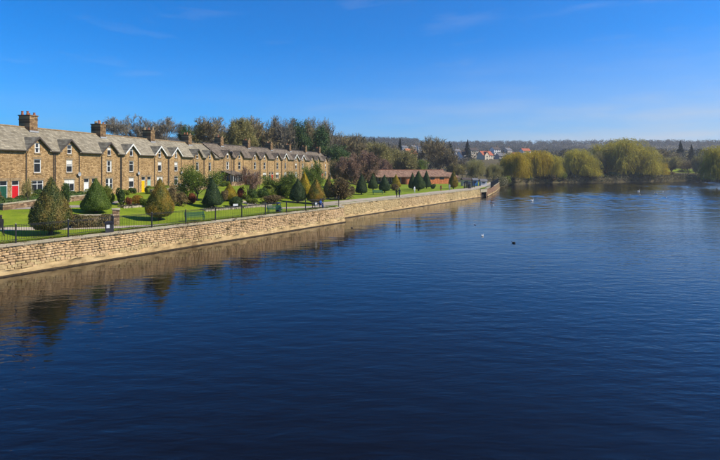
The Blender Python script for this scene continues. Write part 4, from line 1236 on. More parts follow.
PROTO['willow_c'] = willow_tree('willow_c', 37, trunk=.14, limbs=6, spread=1.0, up=.35, l1=.38, rt=.022, forks=(5, 5), strands=6, drop=(2, 5), lsize=.010, multi=3)
PROTO['conifer'] = conifer_tree('conifer', 31)
PROTO['pine'] = conifer_tree('pine', 32, tiers=14, droop=.1, dens=34, taper=.55)
PROTO['yew_a'] = topiary('yew_a', 33)
PROTO['yew_b'] = topiary('yew_b', 34, prof='cone')
PROTO['yew_c'] = topiary('yew_c', 35, prof='tear', n=14000, rough=.02)
PROTO['yew_round'] = topiary('yew_round', 36, prof='round', n=7000, lsize=.02, rough=.03)
PROTO['shrub_a'] = shrub('shrub_a', 41)
PROTO['shrub_b'] = shrub('shrub_b', 42, n=3000, lsize=.04, lumps=6)
PROTO['shrub_c'] = shrub('shrub_c', 43, n=3400, lsize=.03, lumps=12)
PROTO['feathery'] = feathery('feathery', 44)

def plant(kind, name, x, y, h, w, leafm, label, cat='tree', group=None, bark='bark', rz=None, z=None, crown='crown', trunk='trunk', w2=None):
    tm, cm = PROTO[kind]
    root = empty(name, (x, y, (H(x, y) if z is None else z) - 0.03), rnd.uniform(0, 6.28) if rz is None else rz, label, cat, group)
    link_mesh(trunk, tm, M[bark], root, scale=(w, w2 or w, h))
    link_mesh(crown, cm, M[leafm], root, scale=(w, w2 or w, h))
    return root

# ------------------------------------------------------------------ clipped yews in the park
def yew(px, base, top, wpx, kind, leafm, label, name='clipped_yew', cat='topiary tree', group='clipped yews in the riverside park'):
    p = G(px, base); Z = p.y; k = Z / HFOC
    h = (base - top) * k; w = wpx * k * fx(px)
    return plant(kind, name, p.x, p.y, h, w, leafm, label, cat, group)
yew(51, 234.5, 176.5, 42, 'yew_a', 'yew_rust', 'largest clipped yew, rusty green, right behind the railing')
yew(96, 213, 178, 30, 'yew_b', 'yew_bright', 'bright green clipped cone behind the low wall and pillar')
yew(160, 220, 177.5, 28, 'yew_c', 'yew_bronze', 'bronze-green teardrop yew on the lawn past the litter bin')
yew(212.5, 207.5, 178, 20.5, 'yew_b', 'yew_dark', 'dark green pointed yew in front of the white porch')
yew(229.5, 201, 183, 15, 'yew_c', 'yew_gold', 'small bright golden yew beside the round green bush')
yew(298, 203, 178, 17, 'yew_a', 'yew_dark', 'dark green teardrop yew behind the navy litter bin')
yew(304.5, 198, 171.5, 14, 'yew_c', 'yew_gold', 'tall golden yew tucked behind a dark green one')
yew(316, 204, 178.5, 19, 'yew_a', 'yew_bronze', 'golden-bronze teardrop yew by the seated person in blue')
yew(328.5, 199, 176.5, 14, 'yew_b', 'yew_rust', 'dull brownish yew beside the feathery brown bush')
yew(361.5, 194.5, 173.5, 12.5, 'yew_b', 'yew_dark', 'dark green yew on the lawn right after the feathery bush')
yew(373, 190, 173, 10, 'yew_b', 'yew_green', 'slender green yew behind the dark green bench')
yew(384.5, 192.5, 174.5, 11.5, 'yew_a', 'yew_dark', 'dark green yew just before the dark-clad walking pair')
yew(396, 189, 174, 9, 'yew_c', 'yew_gold', 'bright yellow yew above the dark-clad walking pair')
yew(412.5, 189.5, 172.5, 8.5, 'yew_b', 'yew_dark', 'narrow dark yew, first in the cluster of three before the brick hall')
yew(418.5, 191, 170.5, 13, 'yew_a', 'yew_green', 'biggest middle yew in the cluster of three before the brick hall')
yew(426.5, 188.5, 170.5, 9, 'yew_b', 'yew_dark', 'last yew in the cluster of three, against the orange brick wall')
yew(453.5, 189, 170, 9.5, 'yew_c', 'yew_bronze', 'lone olive-gold yew in front of the end of the brick hall')

# ------------------------------------------------------------------ shrubs and garden trees
def bush(px, base, top, wpx, kind, leafm, label, name='shrub', cat='shrub', group=None, dz=0.0):
    p = G(px, base); k = p.y / HFOC
    return plant(kind, name, p.x, p.y, (base - top) * k, wpx * k * fx(px), leafm, label, cat, group, crown='foliage', trunk='stem')
bush(236, 207, 196, 13, 'yew_round', 'leaf_shrub', 'round green bush with a white notice in front')
bush(341, 199.5, 178, 21, 'feathery', 'leaf_brown', 'big feathery brown bush at the bend of the river wall')
bush(65.5, 205, 183, 11, 'shrub_c', 'leaf_shrub', 'upright green hedge bush behind the largest yew', name='hedge_bush')
bush(110.5, 204, 192, 9, 'shrub_a', 'leaf_lime', 'rounded light green bush under the twin-light window')
bush(121, 205, 188, 12, 'shrub_b', 'leaf_shrub', 'tall dark green bush before the downpipe near the yellow door')
bush(129, 206, 197, 8, 'shrub_a', 'leaf_red', 'dark red shrub in the bed below the yellow door')
bush(137, 205, 195, 13, 'shrub_c', 'leaf_orange', 'orange flowering shrub below the yellow door')
bush(144, 207, 198, 10, 'shrub_b', 'leaf_lime', 'yellow-green shrub beside the orange flowering one')
bush(154, 204, 192, 10, 'shrub_a', 'leaf_shrub', 'green shrub by the pale green door')
bush(172, 207, 186, 11, 'shrub_c', 'leaf_brown', 'upright brown shrub beside the bronze yew')
bush(181, 206, 192, 14, 'shrub_c', 'leaf_brown', 'brown shrub under the spreading green tree, nearer')
bush(192, 204, 193, 11, 'shrub_a', 'leaf_red', 'rusty red low shrub under the spreading green tree')
bush(224, 202, 190, 9, 'shrub_b', 'leaf_brown', 'brown shrub between the dark pointed yew and the golden one')
bush(241, 199, 187, 10, 'shrub_a', 'leaf_red', 'dark reddish bush just beyond the small golden yew')
bush(252, 200, 189, 11, 'shrub_c', 'leaf_shrub', 'dark green bush under the mauve plum trees')
bush(262, 198, 188, 12, 'shrub_a', 'leaf_shrub', 'green bush at the foot of the far terrace, by the clipped hedge')
bush(272, 203.5, 195, 22, 'shrub_c', 'leaf_brown', 'wide low heather-brown shrub in the rose bed')
bush(283, 198, 187, 13, 'shrub_b', 'leaf_lime', 'straw-green shrub left of the dark teardrop yew')
bush(252, 204, 198, 12, 'shrub_b', 'leaf_lime', 'low grey-green plant clump in the rose bed')
bush(395, 190.5, 184, 10, 'shrub_c', 'leaf_brown', 'pale brown low bush at the foot of the bright yellow yew')
bush(433, 189, 184, 7, 'shrub_b', 'leaf_shrub', 'small dark bush in front of the orange brick wall')
bush(352, 195, 186, 7, 'shrub_c', 'leaf_brown', 'small brown bush between feathery bush and dark yew')
bush(285, 195, 181, 16, 'shrub_a', 'leaf_ivy', 'dark ivy bush below the spreading green tree by the far terrace')
bush(207, 203, 196, 9, 'shrub_b', 'leaf_lime', 'low bright green plants left of the dark pointed yew')

def gtree(kind, px, base, top, wpx, leafm, label, name='garden_tree', bark='bark', group=None, Z=None):
    p = G(px, base) if Z is None else None
    if Z is not None:
        x = (px - 360) / HFOC * Z; p = Vector((x, Z, H(x, Z)))
    k = p.y / HFOC
    h = EYE + (168 - top) * k - p.z
    return plant(kind, name, p.x, p.y, h, wpx * k * fx(px), leafm, label, 'tree', group, bark)
gtree('leafy', 197, 201, 166, 56, 'leaf_green', 'spreading fresh green tree in front of the terrace with yellow door below')
gtree('leafy', 283, 197, 172, 46, 'leaf_green', 'wide flat-topped green tree before the far terrace')
gtree('leafy', 315, 193, 162, 30, 'leaf_green', 'rounded green tree at the far end of the terrace, behind golden yews')
gtree('bare_a', 247, 200, 167, 24, 'twig_mauve', 'small mauve plum tree before the terrace, left one of two')
gtree('bare_b', 258, 199, 171, 18, 'twig_mauve', 'small mauve plum tree before the terrace, right one of two')
gtree('bare_b', 29, 207, 178, 17, 'twig_olive', 'thin small tree with sparse leaves beside the red door', bark='bark_grey')
gtree('plum', 345, 190, 158, 30, 'twig_mauve', 'pinkish brown bare tree behind the feathery bush')
gtree('plum', 365, 185, 152, 40, 'twig_mauve', 'broad mauve-brown tree at the corner of the brick hall')
gtree('plum', 383, 183, 160, 24, 'twig_mauve', 'low mauve tree overhanging the end of the hall roof')
gtree('bare_dense', 335, 188, 160, 18, 'twig_brown', 'dull brown small tree at the end of the terrace')

# ------------------------------------------------------------------ trees behind the terrace
def bg(kind, px, Z, top, wpx, leafm, label, name='bare_tree', bark='bark', group='trees behind the terrace', cat='tree'):
    x = (px - 360) / HFOC * Z; z = H(x, Z); k = Z / HFOC
    if group == 'trees behind the terrace': top += 3.5
    h = EYE + (168 - top) * k - z
    return plant(kind, name, x, Z, max(h, 1.5), wpx * k * fx(px) * (1.35 if group == 'trees behind the terrace' else 1.12), leafm, label, cat, group, bark)
bg('bare_a', 115, 128, 114, 22, 'twig_grey', 'thin bare tree against the sky, first after the second chimney', bark='bark_grey')
bg('bare_b', 137, 132, 112, 32, 'twig_grey', 'wide bare tree against the sky behind the third chimney', bark='bark_grey')
bg('bare_a', 165, 130, 114, 25, 'twig_grey', 'bare rounded tree against the sky right of the third chimney', bark='bark_grey')
bg('bare_b', 150, 150, 120, 26, 'twig_grey', 'faint bare tree between the two rounded bare trees', bark='bark_grey')
bg('ivy', 184, 140, 122, 12, 'leaf_ivy', 'dark ivy-clad tree left of the fourth chimney', name='ivy_tree')
bg('bare_dense', 197, 150, 122, 22, 'twig_olive', 'olive brown bare tree right behind the fourth chimney')
bg('bare_dense', 212, 148, 113.5, 24, 'twig_brown', 'tallest brown bare tree right of the fourth chimney')
bg('bud_a', 232, 150, 116, 36, 'twig_olive', 'wide olive tree with domed crown behind the fifth chimney', name='budding_tree')
bg('bare_dense', 222, 178, 123, 26, 'twig_grey', 'grey bare tree behind the domed olive tree')
bg('bare_dense', 258, 160, 115, 26, 'twig_brown', 'brown bare tree above the sixth chimney')
bg('ivy', 250, 168, 126, 20, 'leaf_ivy', 'dark green ivy-covered tree low behind the sixth chimney', name='ivy_tree')
bg('bare_a', 272, 172, 114, 22, 'twig_brown', 'upright bare tree over the seventh chimney')
bg('bare_dense', 284, 168, 115.5, 22, 'twig_grey', 'grey-brown bare tree right of the seventh chimney')
bg('ivy', 296, 176, 119, 20, 'leaf_ivy', 'tall green ivy-clad tree over the eighth chimney', name='ivy_tree')
bg('bare_dense', 307, 182, 116, 20, 'twig_brown', 'bare tree between two ivy-clad trees over the ninth chimney')
bg('ivy', 316, 182, 124, 20, 'leaf_ivy', 'green ivy-clad tree above the last chimney', name='ivy_tree')
bg('bare_dense', 327, 190, 118, 24, 'twig_grey', 'last tall grey bare tree of the wood, by the open sky')
bg('bud_b', 308, 205, 124, 36, 'twig_olive', 'olive tree behind the far chimneys', name='budding_tree')
bg('ivy', 332, 182, 143, 22, 'leaf_ivy', 'dark evergreen mass just past the end of the terrace', name='evergreen_tree')
bg('ivy', 344, 190, 148, 18, 'leaf_ivy', 'dark evergreen beside the pinkish brown trees', name='evergreen_tree')
# ------------------------------------------------------------------ trees behind the park and hall
g2 = 'trees behind the park'
bg('bare_dense', 352, 215, 134, 34, 'twig_brown', 'rounded brown tree right of the tall wood', group=g2)
bg('bud_b', 376, 220, 144, 34, 'twig_olive', 'olive brown tree behind the mauve tree', name='budding_tree', group=g2)
bg('bud_a', 399, 225, 150, 36, 'twig_olive', 'olive green tree over the dark end of the hall', name='budding_tree', group=g2)
bg('bud_b', 412, 230, 160, 24, 'leaf_green', 'low fresh green tree right behind the hall roof', name='budding_tree', group=g2)
bg('bare_dense', 428, 250, 138, 36, 'twig_brown', 'large domed brown bare tree over the middle of the hall', group=g2)
bg('bare_dense', 447, 245, 149, 26, 'twig_brown', 'brown bare tree over the far end of the hall', group=g2)
bg('bare_dense', 388, 300, 145, 38, 'twig_grey', 'greyish bare tree farther back behind the olive trees', group=g2)
bg('bare_dense', 340, 260, 138, 34, 'twig_olive', 'olive bare tree between the wood and the rounded brown tree', group=g2)
bg('conifer', 374, 330, 138, 8, 'leaf_conifer', 'small dark conifer poking above the olive brown tree', name='conifer', group='conifers')
bg('conifer', 400, 300, 139, 10, 'leaf_conifer', 'dark pointed conifer left of the orange-roofed house', name='conifer', group='conifers')
bg('pine', 449.5, 330, 142, 10, 'leaf_conifer', 'dark round-topped pine left of the white gabled house', name='pine_tree', group='conifers')
bg('conifer', 467.5, 380, 140, 9, 'leaf_conifer', 'dark conifer right behind the white gabled house', name='conifer', group='conifers')
bg('willow_c', 477, 215, 160, 24, 'leaf_willow_pale', 'pale grey-green willow behind the sluice railing, left one', name='willow_tree', group=g2)
bg('willow_c', 493, 220, 164, 18, 'leaf_willow_pale', 'pale grey-green willow behind the sluice railing, right one', name='willow_tree', group=g2)
bg('bare_dense', 462, 260, 158, 18, 'twig_grey', 'dark bare tree below the white gabled house', group=g2)
bg('bare_dense', 505, 280, 160, 18, 'twig_brown', 'brown bare tree in the gap before the yellow willows', group=g2)
bg('bud_b', 358, 285, 144, 30, 'twig_olive', 'pale olive tree high between the brown rounded tree and the small conifer', name='budding_tree', group=g2)
bg('bud_a', 392, 262, 147, 30, 'twig_brown', 'tan tree behind the dark end of the hall', name='budding_tree', group=g2)
bg('bare_dense', 440, 300, 144, 24, 'twig_grey', 'grey bare tree between the domed brown tree and the pine', group=g2)
bg('bud_b', 456, 245, 164, 20, 'twig_olive', 'olive tree right over the end wing of the hall', name='budding_tree', group=g2)
bg('ivy', 471, 300, 160, 12, 'leaf_ivy', 'dark evergreen left of the cream red-roofed house', name='evergreen_tree', group=g2)
bg('bud_a', 489, 290, 166, 20, 'twig_olive', 'olive tree below the cream red-roofed house', name='budding_tree', group=g2)
bg('ivy', 506, 330, 155, 10, 'leaf_ivy', 'dark evergreen between the grey-roofed and last red-roofed house', name='evergreen_tree', group=g2)
# ------------------------------------------------------------------ far bank
g3 = 'trees along the far bank'
bg('willow_a', 514, 232, 153.5, 30, 'leaf_willow', 'bright yellow weeping willow at the end of the weir wall', name='willow_tree', group=g3)
bg('willow_a', 536, 256, 151.5, 32, 'leaf_willow', 'second yellow willow, with a rounded crown', name='willow_tree', group=g3)
bg('willow_b', 553, 258, 156, 26, 'leaf_willow_olive', 'olive-yellow willow between the yellow pair and the large olive ones', name='willow_tree', group=g3)
bg('willow_b', 578, 272, 150, 38, 'leaf_willow_olive', 'broad olive willow left of the biggest tree on the far bank', name='willow_tree', group=g3)
bg('willow_b', 624, 285, 140, 60, 'leaf_willow_olive', 'biggest olive willow on the far bank', name='willow_tree', group=g3)
bg('willow_b', 604, 300, 145, 34, 'leaf_willow_olive', 'olive willow behind the left flank of the biggest one', name='willow_tree', group=g3)
bg('willow_b', 658, 288, 163, 20, 'leaf_willow', 'low yellow-green willow bush right of the biggest willow', name='willow_tree', group=g3)
bg('bud_a', 546, 300, 156, 26, 'twig_olive', 'olive tree rising behind the gap right of the second yellow willow', name='budding_tree', group=g3)
bg('bud_b', 564, 285, 158, 24, 'leaf_willow_pale', 'pale green tree between the olive-yellow and broad olive willows', name='budding_tree', group=g3)
bg('bud_a', 595, 290, 153, 26, 'leaf_willow_pale', 'pale green tree left behind the biggest willow', name='budding_tree', group=g3)
bg('bud_b', 645, 315, 147, 30, 'twig_olive', 'olive tree behind the right flank of the biggest willow', name='budding_tree', group=g3)
bg('bud_a', 526, 275, 158, 22, 'twig_brown', 'tan tree behind the gap between the two yellow willows', name='budding_tree', group=g3)
bg('bud_b', 672, 300, 157, 26, 'twig_olive', 'olive tree just right of the low yellow-green willow bush', name='budding_tree', group=g3)
bg('bare_dense', 688, 300, 160, 20, 'twig_brown', 'brown bare tree in front of the small lawn', group=g3)
bg('bud_a', 703, 290, 156, 22, 'twig_olive', 'olive tree left of the cut-off willow', name='budding_tree', group=g3)
bg('conifer', 571, 262, 171, 7, 'leaf_conifer', 'small dark conifer at the water edge before the olive willow', name='conifer', group='conifers')
bg('pine', 597, 360, 145, 8, 'leaf_conifer', 'dark pine top between two olive willows', name='pine_tree', group='conifers')
bg('bare_dense', 662, 320, 149, 34, 'twig_brown', 'brown bare tree just right of the biggest willow', group=g3)
bg('bare_dense', 674, 335, 153, 26, 'twig_grey', 'grey bare tree in front of the dark conifers', group=g3)
bg('conifer', 680.5, 345, 141, 12, 'leaf_conifer', 'taller of two dark conifers beyond the small lawn', name='conifer', group='conifers')
bg('conifer', 691.5, 350, 145, 10, 'leaf_conifer', 'shorter of two dark conifers beyond the small lawn', name='conifer', group='conifers')
bg('bare_dense', 700, 350, 160, 24, 'twig_brown', 'brown bare tree over the small lawn', group=g3)
bg('ivy', 671, 310, 164, 12, 'leaf_ivy', 'dark evergreen at the left end of the small lawn', name='evergreen_tree', group=g3)
bg('willow_b', 717, 205, 147, 36, 'leaf_willow_olive', 'olive willow cut off by the frame on the near right bank', name='willow_tree', group=g3)
bg('bare_dense', 741, 215, 150, 40, 'twig_brown', 'brown bare tree standing behind the cut-off willow', group=g3)
bg('bare_dense', 706, 262, 166, 18, 'twig_grey', 'dark low bare tree leaning over the inlet', group=g3)
# bankside bushes
g4 = 'bushes along the far bank'
for (px, Z, top, w, k, lm, lab) in [
    (505, 222, 176, 12, 'shrub_a', 'leaf_lime', 'yellow-green bush at the foot of the first yellow willow'),
    (524, 248, 174, 16, 'shrub_c', 'leaf_shrub', 'dark green bush between the two yellow willows'),
    (547, 257, 174, 16, 'shrub_b', 'leaf_brown', 'brown bush at the water edge under the second yellow willow'),
    (561, 262, 172, 16, 'shrub_a', 'leaf_lime', 'light bush beside the small waterside conifer'),
    (586, 268, 172, 18, 'shrub_c', 'leaf_brown', 'brown bush under the broad olive willow'),
    (601, 274, 174, 14, 'shrub_a', 'leaf_shrub', 'green bush left of the biggest willow'),
    (612, 276, 172, 16, 'shrub_b', 'leaf_ivy', 'dark bush under the biggest willow, left'),
    (632, 279, 170, 18, 'shrub_c', 'leaf_ivy', 'dark bush under the biggest willow, middle'),
    (646, 282, 171, 16, 'shrub_a', 'leaf_lime', 'light bush under the biggest willow, right'),
    (668, 292, 171, 12, 'shrub_b', 'leaf_brown', 'brown bush at the end of the far bank'),
    (684, 318, 170, 18, 'shrub_c', 'leaf_lime', 'bright green bush on the small lawn'),
    (698, 318, 171, 14, 'shrub_a', 'leaf_ivy', 'dark bush on the right of the small lawn'),
    (692, 292, 176, 16, 'shrub_b', 'leaf_brown', 'reddish brown bush by the inlet'),
    (708, 240, 176, 12, 'shrub_c', 'leaf_ivy', 'dark bush overhanging the inlet')]:
    x = (px - 360) / HFOC * Z; kk = Z / HFOC; z = max(0.3, H(x, Z) - 1.2)
    plant(k, 'bank_bush', x, Z, EYE + (168 - top) * kk - z, w * kk, lm, lab, 'bush', g4, z=z, crown='foliage', trunk='stem')

# ------------------------------------------------------------------ far wood on the hills (one mass)
def far_wood(name, n, xr, yr, seed, mat, size=(5, 8), hh=(8, 14), per=42, q=1.0, skip=None, label=None):
    rng = np.random.default_rng(seed); cs = []; nr = []
    y = rng.uniform(*yr, n * 3); x = rng.uniform(xr[0], xr[1], n * 3) * y
    cnt = 0
    for i in range(len(x)):
        if skip and skip(x[i], y[i]): continue
        cnt += 1
        if cnt > n: break
        z = H(x[i], y[i]); w, h = rng.uniform(*size), rng.uniform(*hh)
        d = rng.normal(size=(per, 3)); d /= np.linalg.norm(d, axis=1, keepdims=True)
        c = d * np.array([w, w, h * .55]) * rng.uniform(.55, 1, (per, 1)) + np.array([x[i], y[i], z + h * .55])
        cs.append(c); nr.append(d)
    v, f = quads(np.concatenate(cs), q, rng, normals=np.concatenate(nr), jitter=.9, aspect=.8)
    o = link_mesh(name, np_mesh(name, v, f), mat)
    tag(o, label, 'wood', kind='stuff')
M['wood_far'] = leaf_mat('wood_far', [(0.055, 0.052, 0.032), (0.090, 0.083, 0.048), (0.125, 0.118, 0.062)], trans=0.2, rough=.95, big_scale=.012, big=.6)
M['wood_mid'] = leaf_mat('wood_mid', [(0.084, 0.071, 0.034), (0.151, 0.131, 0.058), (0.218, 0.193, 0.084)], trans=0.05, rough=.95, big_scale=.02, big=.6)
far_wood('far_wood', 9500, (-.55, 1.25), (560, 1560), 51, M['wood_far'], label='grey-brown wood covering the distant hill')
far_wood('town_wood', 1500, (-.35, 1.2), (345, 600), 52, M['wood_mid'], size=(3, 6), hh=(6, 10), per=60, q=.75, label='mixed bare wood between the far town houses',
         skip=lambda x, y: (.08 < x / y < .42 and 300 < y < 480) or (math.hypot((x - 218) / 34, (y - 325) / 26) < 1.3))
far_wood('bank_wood', 420, (-.05, .95), (296, 350), 53, M['wood_mid'], size=(2.5, 5), hh=(5, 8), per=150, q=.42, label='bare scrub behind the far bank trees',
         skip=lambda x, y: (math.hypot((x - 218) / 34, (y - 325) / 26) < 1.3) or x / y < .3)

# ------------------------------------------------------------------ far town houses
def far_house(px, Z, w, d, h, rise, rz, wallm, roofm, label, gable=True, zoff=0.0, base=None):
    x = (px - 360) / HFOC * Z; z = (H(x, Z) if base is None else EYE + (168 - base) * Z / HFOC) + zoff
    root = empty('town_house', (x, Z, z), rz, label, 'house', 'far town houses')
    m = MB(); m.add([(-w / 2, -d / 2, -4), (w / 2, -d / 2, -4), (w / 2, d / 2, -4), (-w / 2, d / 2, -4), (-w / 2, -d / 2, h), (w / 2, -d / 2, h), (w / 2, d / 2, h), (-w / 2, d / 2, h), (-w / 2, 0, h + rise), (w / 2, 0, h + rise)],
                    [(0, 1, 5, 4), (2, 3, 7, 6), (1, 2, 6, 9, 5), (3, 0, 4, 8, 7)])
    m.build('wall', M[wallm], root)
    m = MB(); e = .35; s_ = rise / (d / 2)
    m.slab([(-w / 2 - e, -d / 2 - e, h - e * s_ + .1), (w / 2 + e, -d / 2 - e, h - e * s_ + .1), (w / 2 + e, 0, h + rise + .1), (-w / 2 - e, 0, h + rise + .1)], .15)
    m.slab([(-w / 2 - e, 0, h + rise + .1), (w / 2 + e, 0, h + rise + .1), (w / 2 + e, d / 2 + e, h - e * s_ + .1), (-w / 2 - e, d / 2 + e, h - e * s_ + .1)], .15)
    if gable:  # front cross gable
        gw = w * .42; gx = -w * .2
        m2 = MB(); gz = h + rise * .85
        m2.add([(gx - gw / 2, -d / 2 - 1.2, -4), (gx + gw / 2, -d / 2 - 1.2, -4), (gx + gw / 2, -d / 2 - 1.2, h), (gx, -d / 2 - 1.2, gz), (gx - gw / 2, -d / 2 - 1.2, h), (gx - gw / 2, -d / 2, -4), (gx + gw / 2, -d / 2, -4), (gx + gw / 2, -d / 2, h), (gx - gw / 2, -d / 2, h)],
               [(0, 1, 2, 3, 4), (1, 6, 7, 2), (5, 0, 4, 8)])
        m2.build('gable_wall', M[wallm], root)
        g = (gz - h) / (gw / 2)
        m.slab([(gx, -d / 2 - 1.5, gz + .12), (gx, 0, gz + .12), (gx - gw / 2 - .3, 0, h - .3 * g + .12), (gx - gw / 2 - .3, -d / 2 - 1.5, h - .3 * g + .12)], .15)
        m.slab([(gx, 0, gz + .12), (gx, -d / 2 - 1.5, gz + .12), (gx + gw / 2 + .3, -d / 2 - 1.5, h - .3 * g + .12), (gx + gw / 2 + .3, 0, h - .3 * g + .12)], .15)
    rf = m.build('roof', M[roofm], root)
    m = MB(); m.box(w * .3 - .4, w * .3 + .4, -.4, .4, h + rise * .6, h + rise + 1.3); m.build('chimney', M['chimney_stone'], rf)
    xs = [-w * .2, w * .12, w * .36] if gable else [-w * .3, 0, w * .3]
    for i, xx in enumerate(xs):
        for zz in (h * .16, h * .6):
            yy = -d / 2 - (1.2 if (gable and i == 0) else 0)
            m = MB(); m.box(xx - .7, xx + .7, yy - .06, yy - .003, zz, zz + 1.3); wi = m.build('window', M['white_paint'], root)
            m = MB(); m.box(xx - .58, xx + .58, yy - .09, yy - .062, zz + .12, zz + 1.18); m.build('pane', M['glass'], wi)
    m = MB(); yy = -d / 2; m.box(w * .24 - .5, w * .24 + .5, yy - .05, yy - .003, -.1, 2.0); m.build('door', M['door_brown'], root)
    return root
M['render_white'] = plain('render_white', (0.72, 0.70, 0.66), rough=.9)
M['render_cream'] = plain('render_cream', (0.62, 0.53, 0.38), rough=.9)
M['render_grey'] = plain('render_grey', (0.36, 0.32, 0.27), rough=.9)
M['roof_red'] = surf_mat('roof_red', [(.3, (0.30, 0.075, 0.035)), (.7, (0.44, 0.13, 0.065))], scale=1.5, bump=.03)
M['roof_orange'] = surf_mat('roof_orange', [(.3, (0.36, 0.11, 0.045)), (.7, (0.5, 0.19, 0.09))], scale=1.5, bump=.03)
M['roof_grey'] = surf_mat('roof_grey', [(.3, (0.09, 0.09, 0.10)), (.7, (0.17, 0.17, 0.18))], scale=1.5, bump=.03)
M['roof_dark'] = surf_mat('roof_dark', [(.3, (0.045, 0.035, 0.032)), (.7, (0.09, 0.07, 0.06))], scale=1.5, bump=.03)
far_house(462, 430, 7.5, 8, 5.6, 4.2, .6, 'render_white', 'roof_dark', 'white gabled house with dark roof among the far trees', base=162)
far_house(485, 425, 12, 8, 5.2, 3.4, .5, 'render_cream', 'roof_red', 'cream house with red roof and front gable, largest in the far town', base=161)
far_house(501, 440, 9, 7, 4.6, 2.6, .4, 'render_grey', 'roof_grey', 'grey-roofed house between two red-roofed ones', base=161, gable=False)
far_house(516, 435, 9.5, 8, 5, 3, .55, 'render_cream', 'roof_red', 'cream house with red roof just above the first yellow willow', base=161.5)
far_house(409.5, 310, 7.5, 7, 4, 3.2, .6, 'render_cream', 'roof_orange', 'orange-roofed house behind the dark conifer', base=160, gable=False)
for i, (px, Z, b, wm, rm, lab) in enumerate([
    (456, 470, 156, 'render_white', 'roof_grey', 'small pale house left of the white gabled house'), (473, 500, 154.5, 'render_cream', 'roof_dark', 'small dark-roofed house between the white gabled and the red-roofed house'),
    (495, 510, 153.5, 'render_white', 'roof_dark', 'small white house above the grey-roofed one'), (507, 520, 154, 'render_grey', 'roof_grey', 'small grey house above the red-roofed houses'),
    (525, 500, 155, 'render_white', 'roof_red', 'small red-roofed house over the gap between yellow willows'), (404, 520, 150, 'render_white', 'roof_grey', 'tiny pale house right of the dark pointed conifer'),
    (413, 540, 149.5, 'render_grey', 'roof_grey', 'tiny grey house above the orange roof'), (420, 560, 149, 'render_white', 'roof_dark', 'tiny white house beside the large domed brown tree'),
    (443, 520, 152, 'render_white', 'roof_orange', 'tiny orange-roofed house left of the round-topped pine'), (706, 420, 164, 'render_white', 'roof_dark', 'tiny pale house right of the two dark conifers')]):
    k_ = .7 if px < 450 else 1.0
    far_house(px, Z, 9 * k_, 7 * k_, 4.2 * k_, 2.6 * k_, [.7, .3, .5][i % 3], wm, rm, lab, gable=False, base=b)


# ------------------------------------------------------------------ undergrowth on the far banks (nobody could count it)
def undergrowth():
    rng = np.random.default_rng(71); cs, nn = [], []
    for (p, wall) in bpts:
        if wall or p.y < 120: continue
        dr = (p - RC).normalized()
        for k in range(14):
            o = rng.uniform(0.9, 3.5) if k < 8 else rng.uniform(3, 12); q = p + dr * o + Vector((-dr.y, dr.x)) * rng.uniform(-1.3, 1.3)
            z = lerp(-0.6, H(q.x, q.y), sm(o, -0.4, 3.2)); hgt = rng.uniform(.5, 1.6) * (1 + .06 * o)
            m_ = int(26 + hgt * 8)
            d = rng.normal(size=(m_, 3)) * np.array([.75, .75, hgt * .45]); d[:, 2] = np.abs(d[:, 2])
            cs.append(d + np.array([q.x, q.y, max(z, .05)])); nn.append(d + np.array([0, 0, .3]))
    v, f = quads(np.concatenate(cs), .2, rng, normals=np.concatenate(nn), jitter=.8)
    tag(link_mesh('bank_undergrowth', np_mesh('bank_undergrowth', v, f), M['bank_green']), 'tangled low undergrowth along the far river bank', 'undergrowth', kind='stuff')
M['bank_green'] = leaf_mat('bank_green', [(0.05, 0.05, 0.018), (0.10, 0.095, 0.035), (0.15, 0.135, 0.05), (0.19, 0.15, 0.075)], trans=.15, big_scale=.12, big=.6)
undergrowth()
# pale boulders at the far water edge
for i, (px, py, sz) in enumerate([(592, 182.6, 1.2), (597, 182.8, 1.6), (603, 182.6, 1.1), (611, 182.4, 1.8), (618, 182.6, 1.3), (640, 182.2, 1.7), (646, 182, 1.2), (684, 181, 1.5), (692, 181, 1.2)]):
    Z = EYE * HFOC / (py - 168.9); sz *= .55; x = (px - 360) / HFOC * Z
    bm = bmesh.new(); bmesh.ops.create_icosphere(bm, subdivisions=2, radius=1); r_ = random.Random(i)
    for v in bm.verts: v.co *= 1 + r_.uniform(-.16, .16)
    me = bpy.data.meshes.new('boulder'); bm.to_mesh(me); bm.free()
    o = link_mesh('boulder', me, M['coping'], loc=(x, Z, .05), rz=i, scale=(sz * 1.3, sz, sz * .45))
    tag(o, 'pale low boulder at the far water edge, %s from the left' % ['first', 'second', 'third', 'fourth', 'fifth', 'sixth', 'seventh', 'eighth', 'ninth'][i], 'boulder', 'pale boulders along the far waterline')

# ------------------------------------------------------------------ brick hall behind the park
M['hall_brick'] = masonry_mat('hall_brick', [(0.25, (0.44, 0.12, 0.04)), (0.5, (0.60, 0.18, 0.06)), (0.75, (0.68, 0.24, 0.09))], (0.32, 0.2, 0.13), bw=.45, bh=.16)
M['hall_roof'] = masonry_mat('hall_roof', [(0.25, (0.15, 0.085, 0.055)), (0.5, (0.22, 0.13, 0.085)), (0.75, (0.28, 0.175, 0.115))], (0.1, 0.07, 0.06), bw=.4, bh=.3)
hx, hy = 7.0, 162.0
hall = empty('brick_hall', (hx, hy, H(hx, hy)), 0.42, 'long low orange brick hall with brown tiled roof behind the park lawn', 'hall')
HL, HW_, HE, HR = 32.0, 9.0, 2.7, 4.9
m = MB(); m.box(9.5, HL - 4.5, 0, HW_, -1, HE); m.build('wall', M['hall_brick'], hall)
m = MB(); m.box(-1, 9.499, 3.2, HW_, -1, HE); m.build('verandah_wall', M['dark_trim'], hall)  # shade of the open verandah is put into this wall's dark colour
m = MB(); m.box(HL - 4.499, HL, 1.2, HW_ - 1, -1, HE - .35); m.build('end_wing', M['hall_brick'], hall)
m = MB()
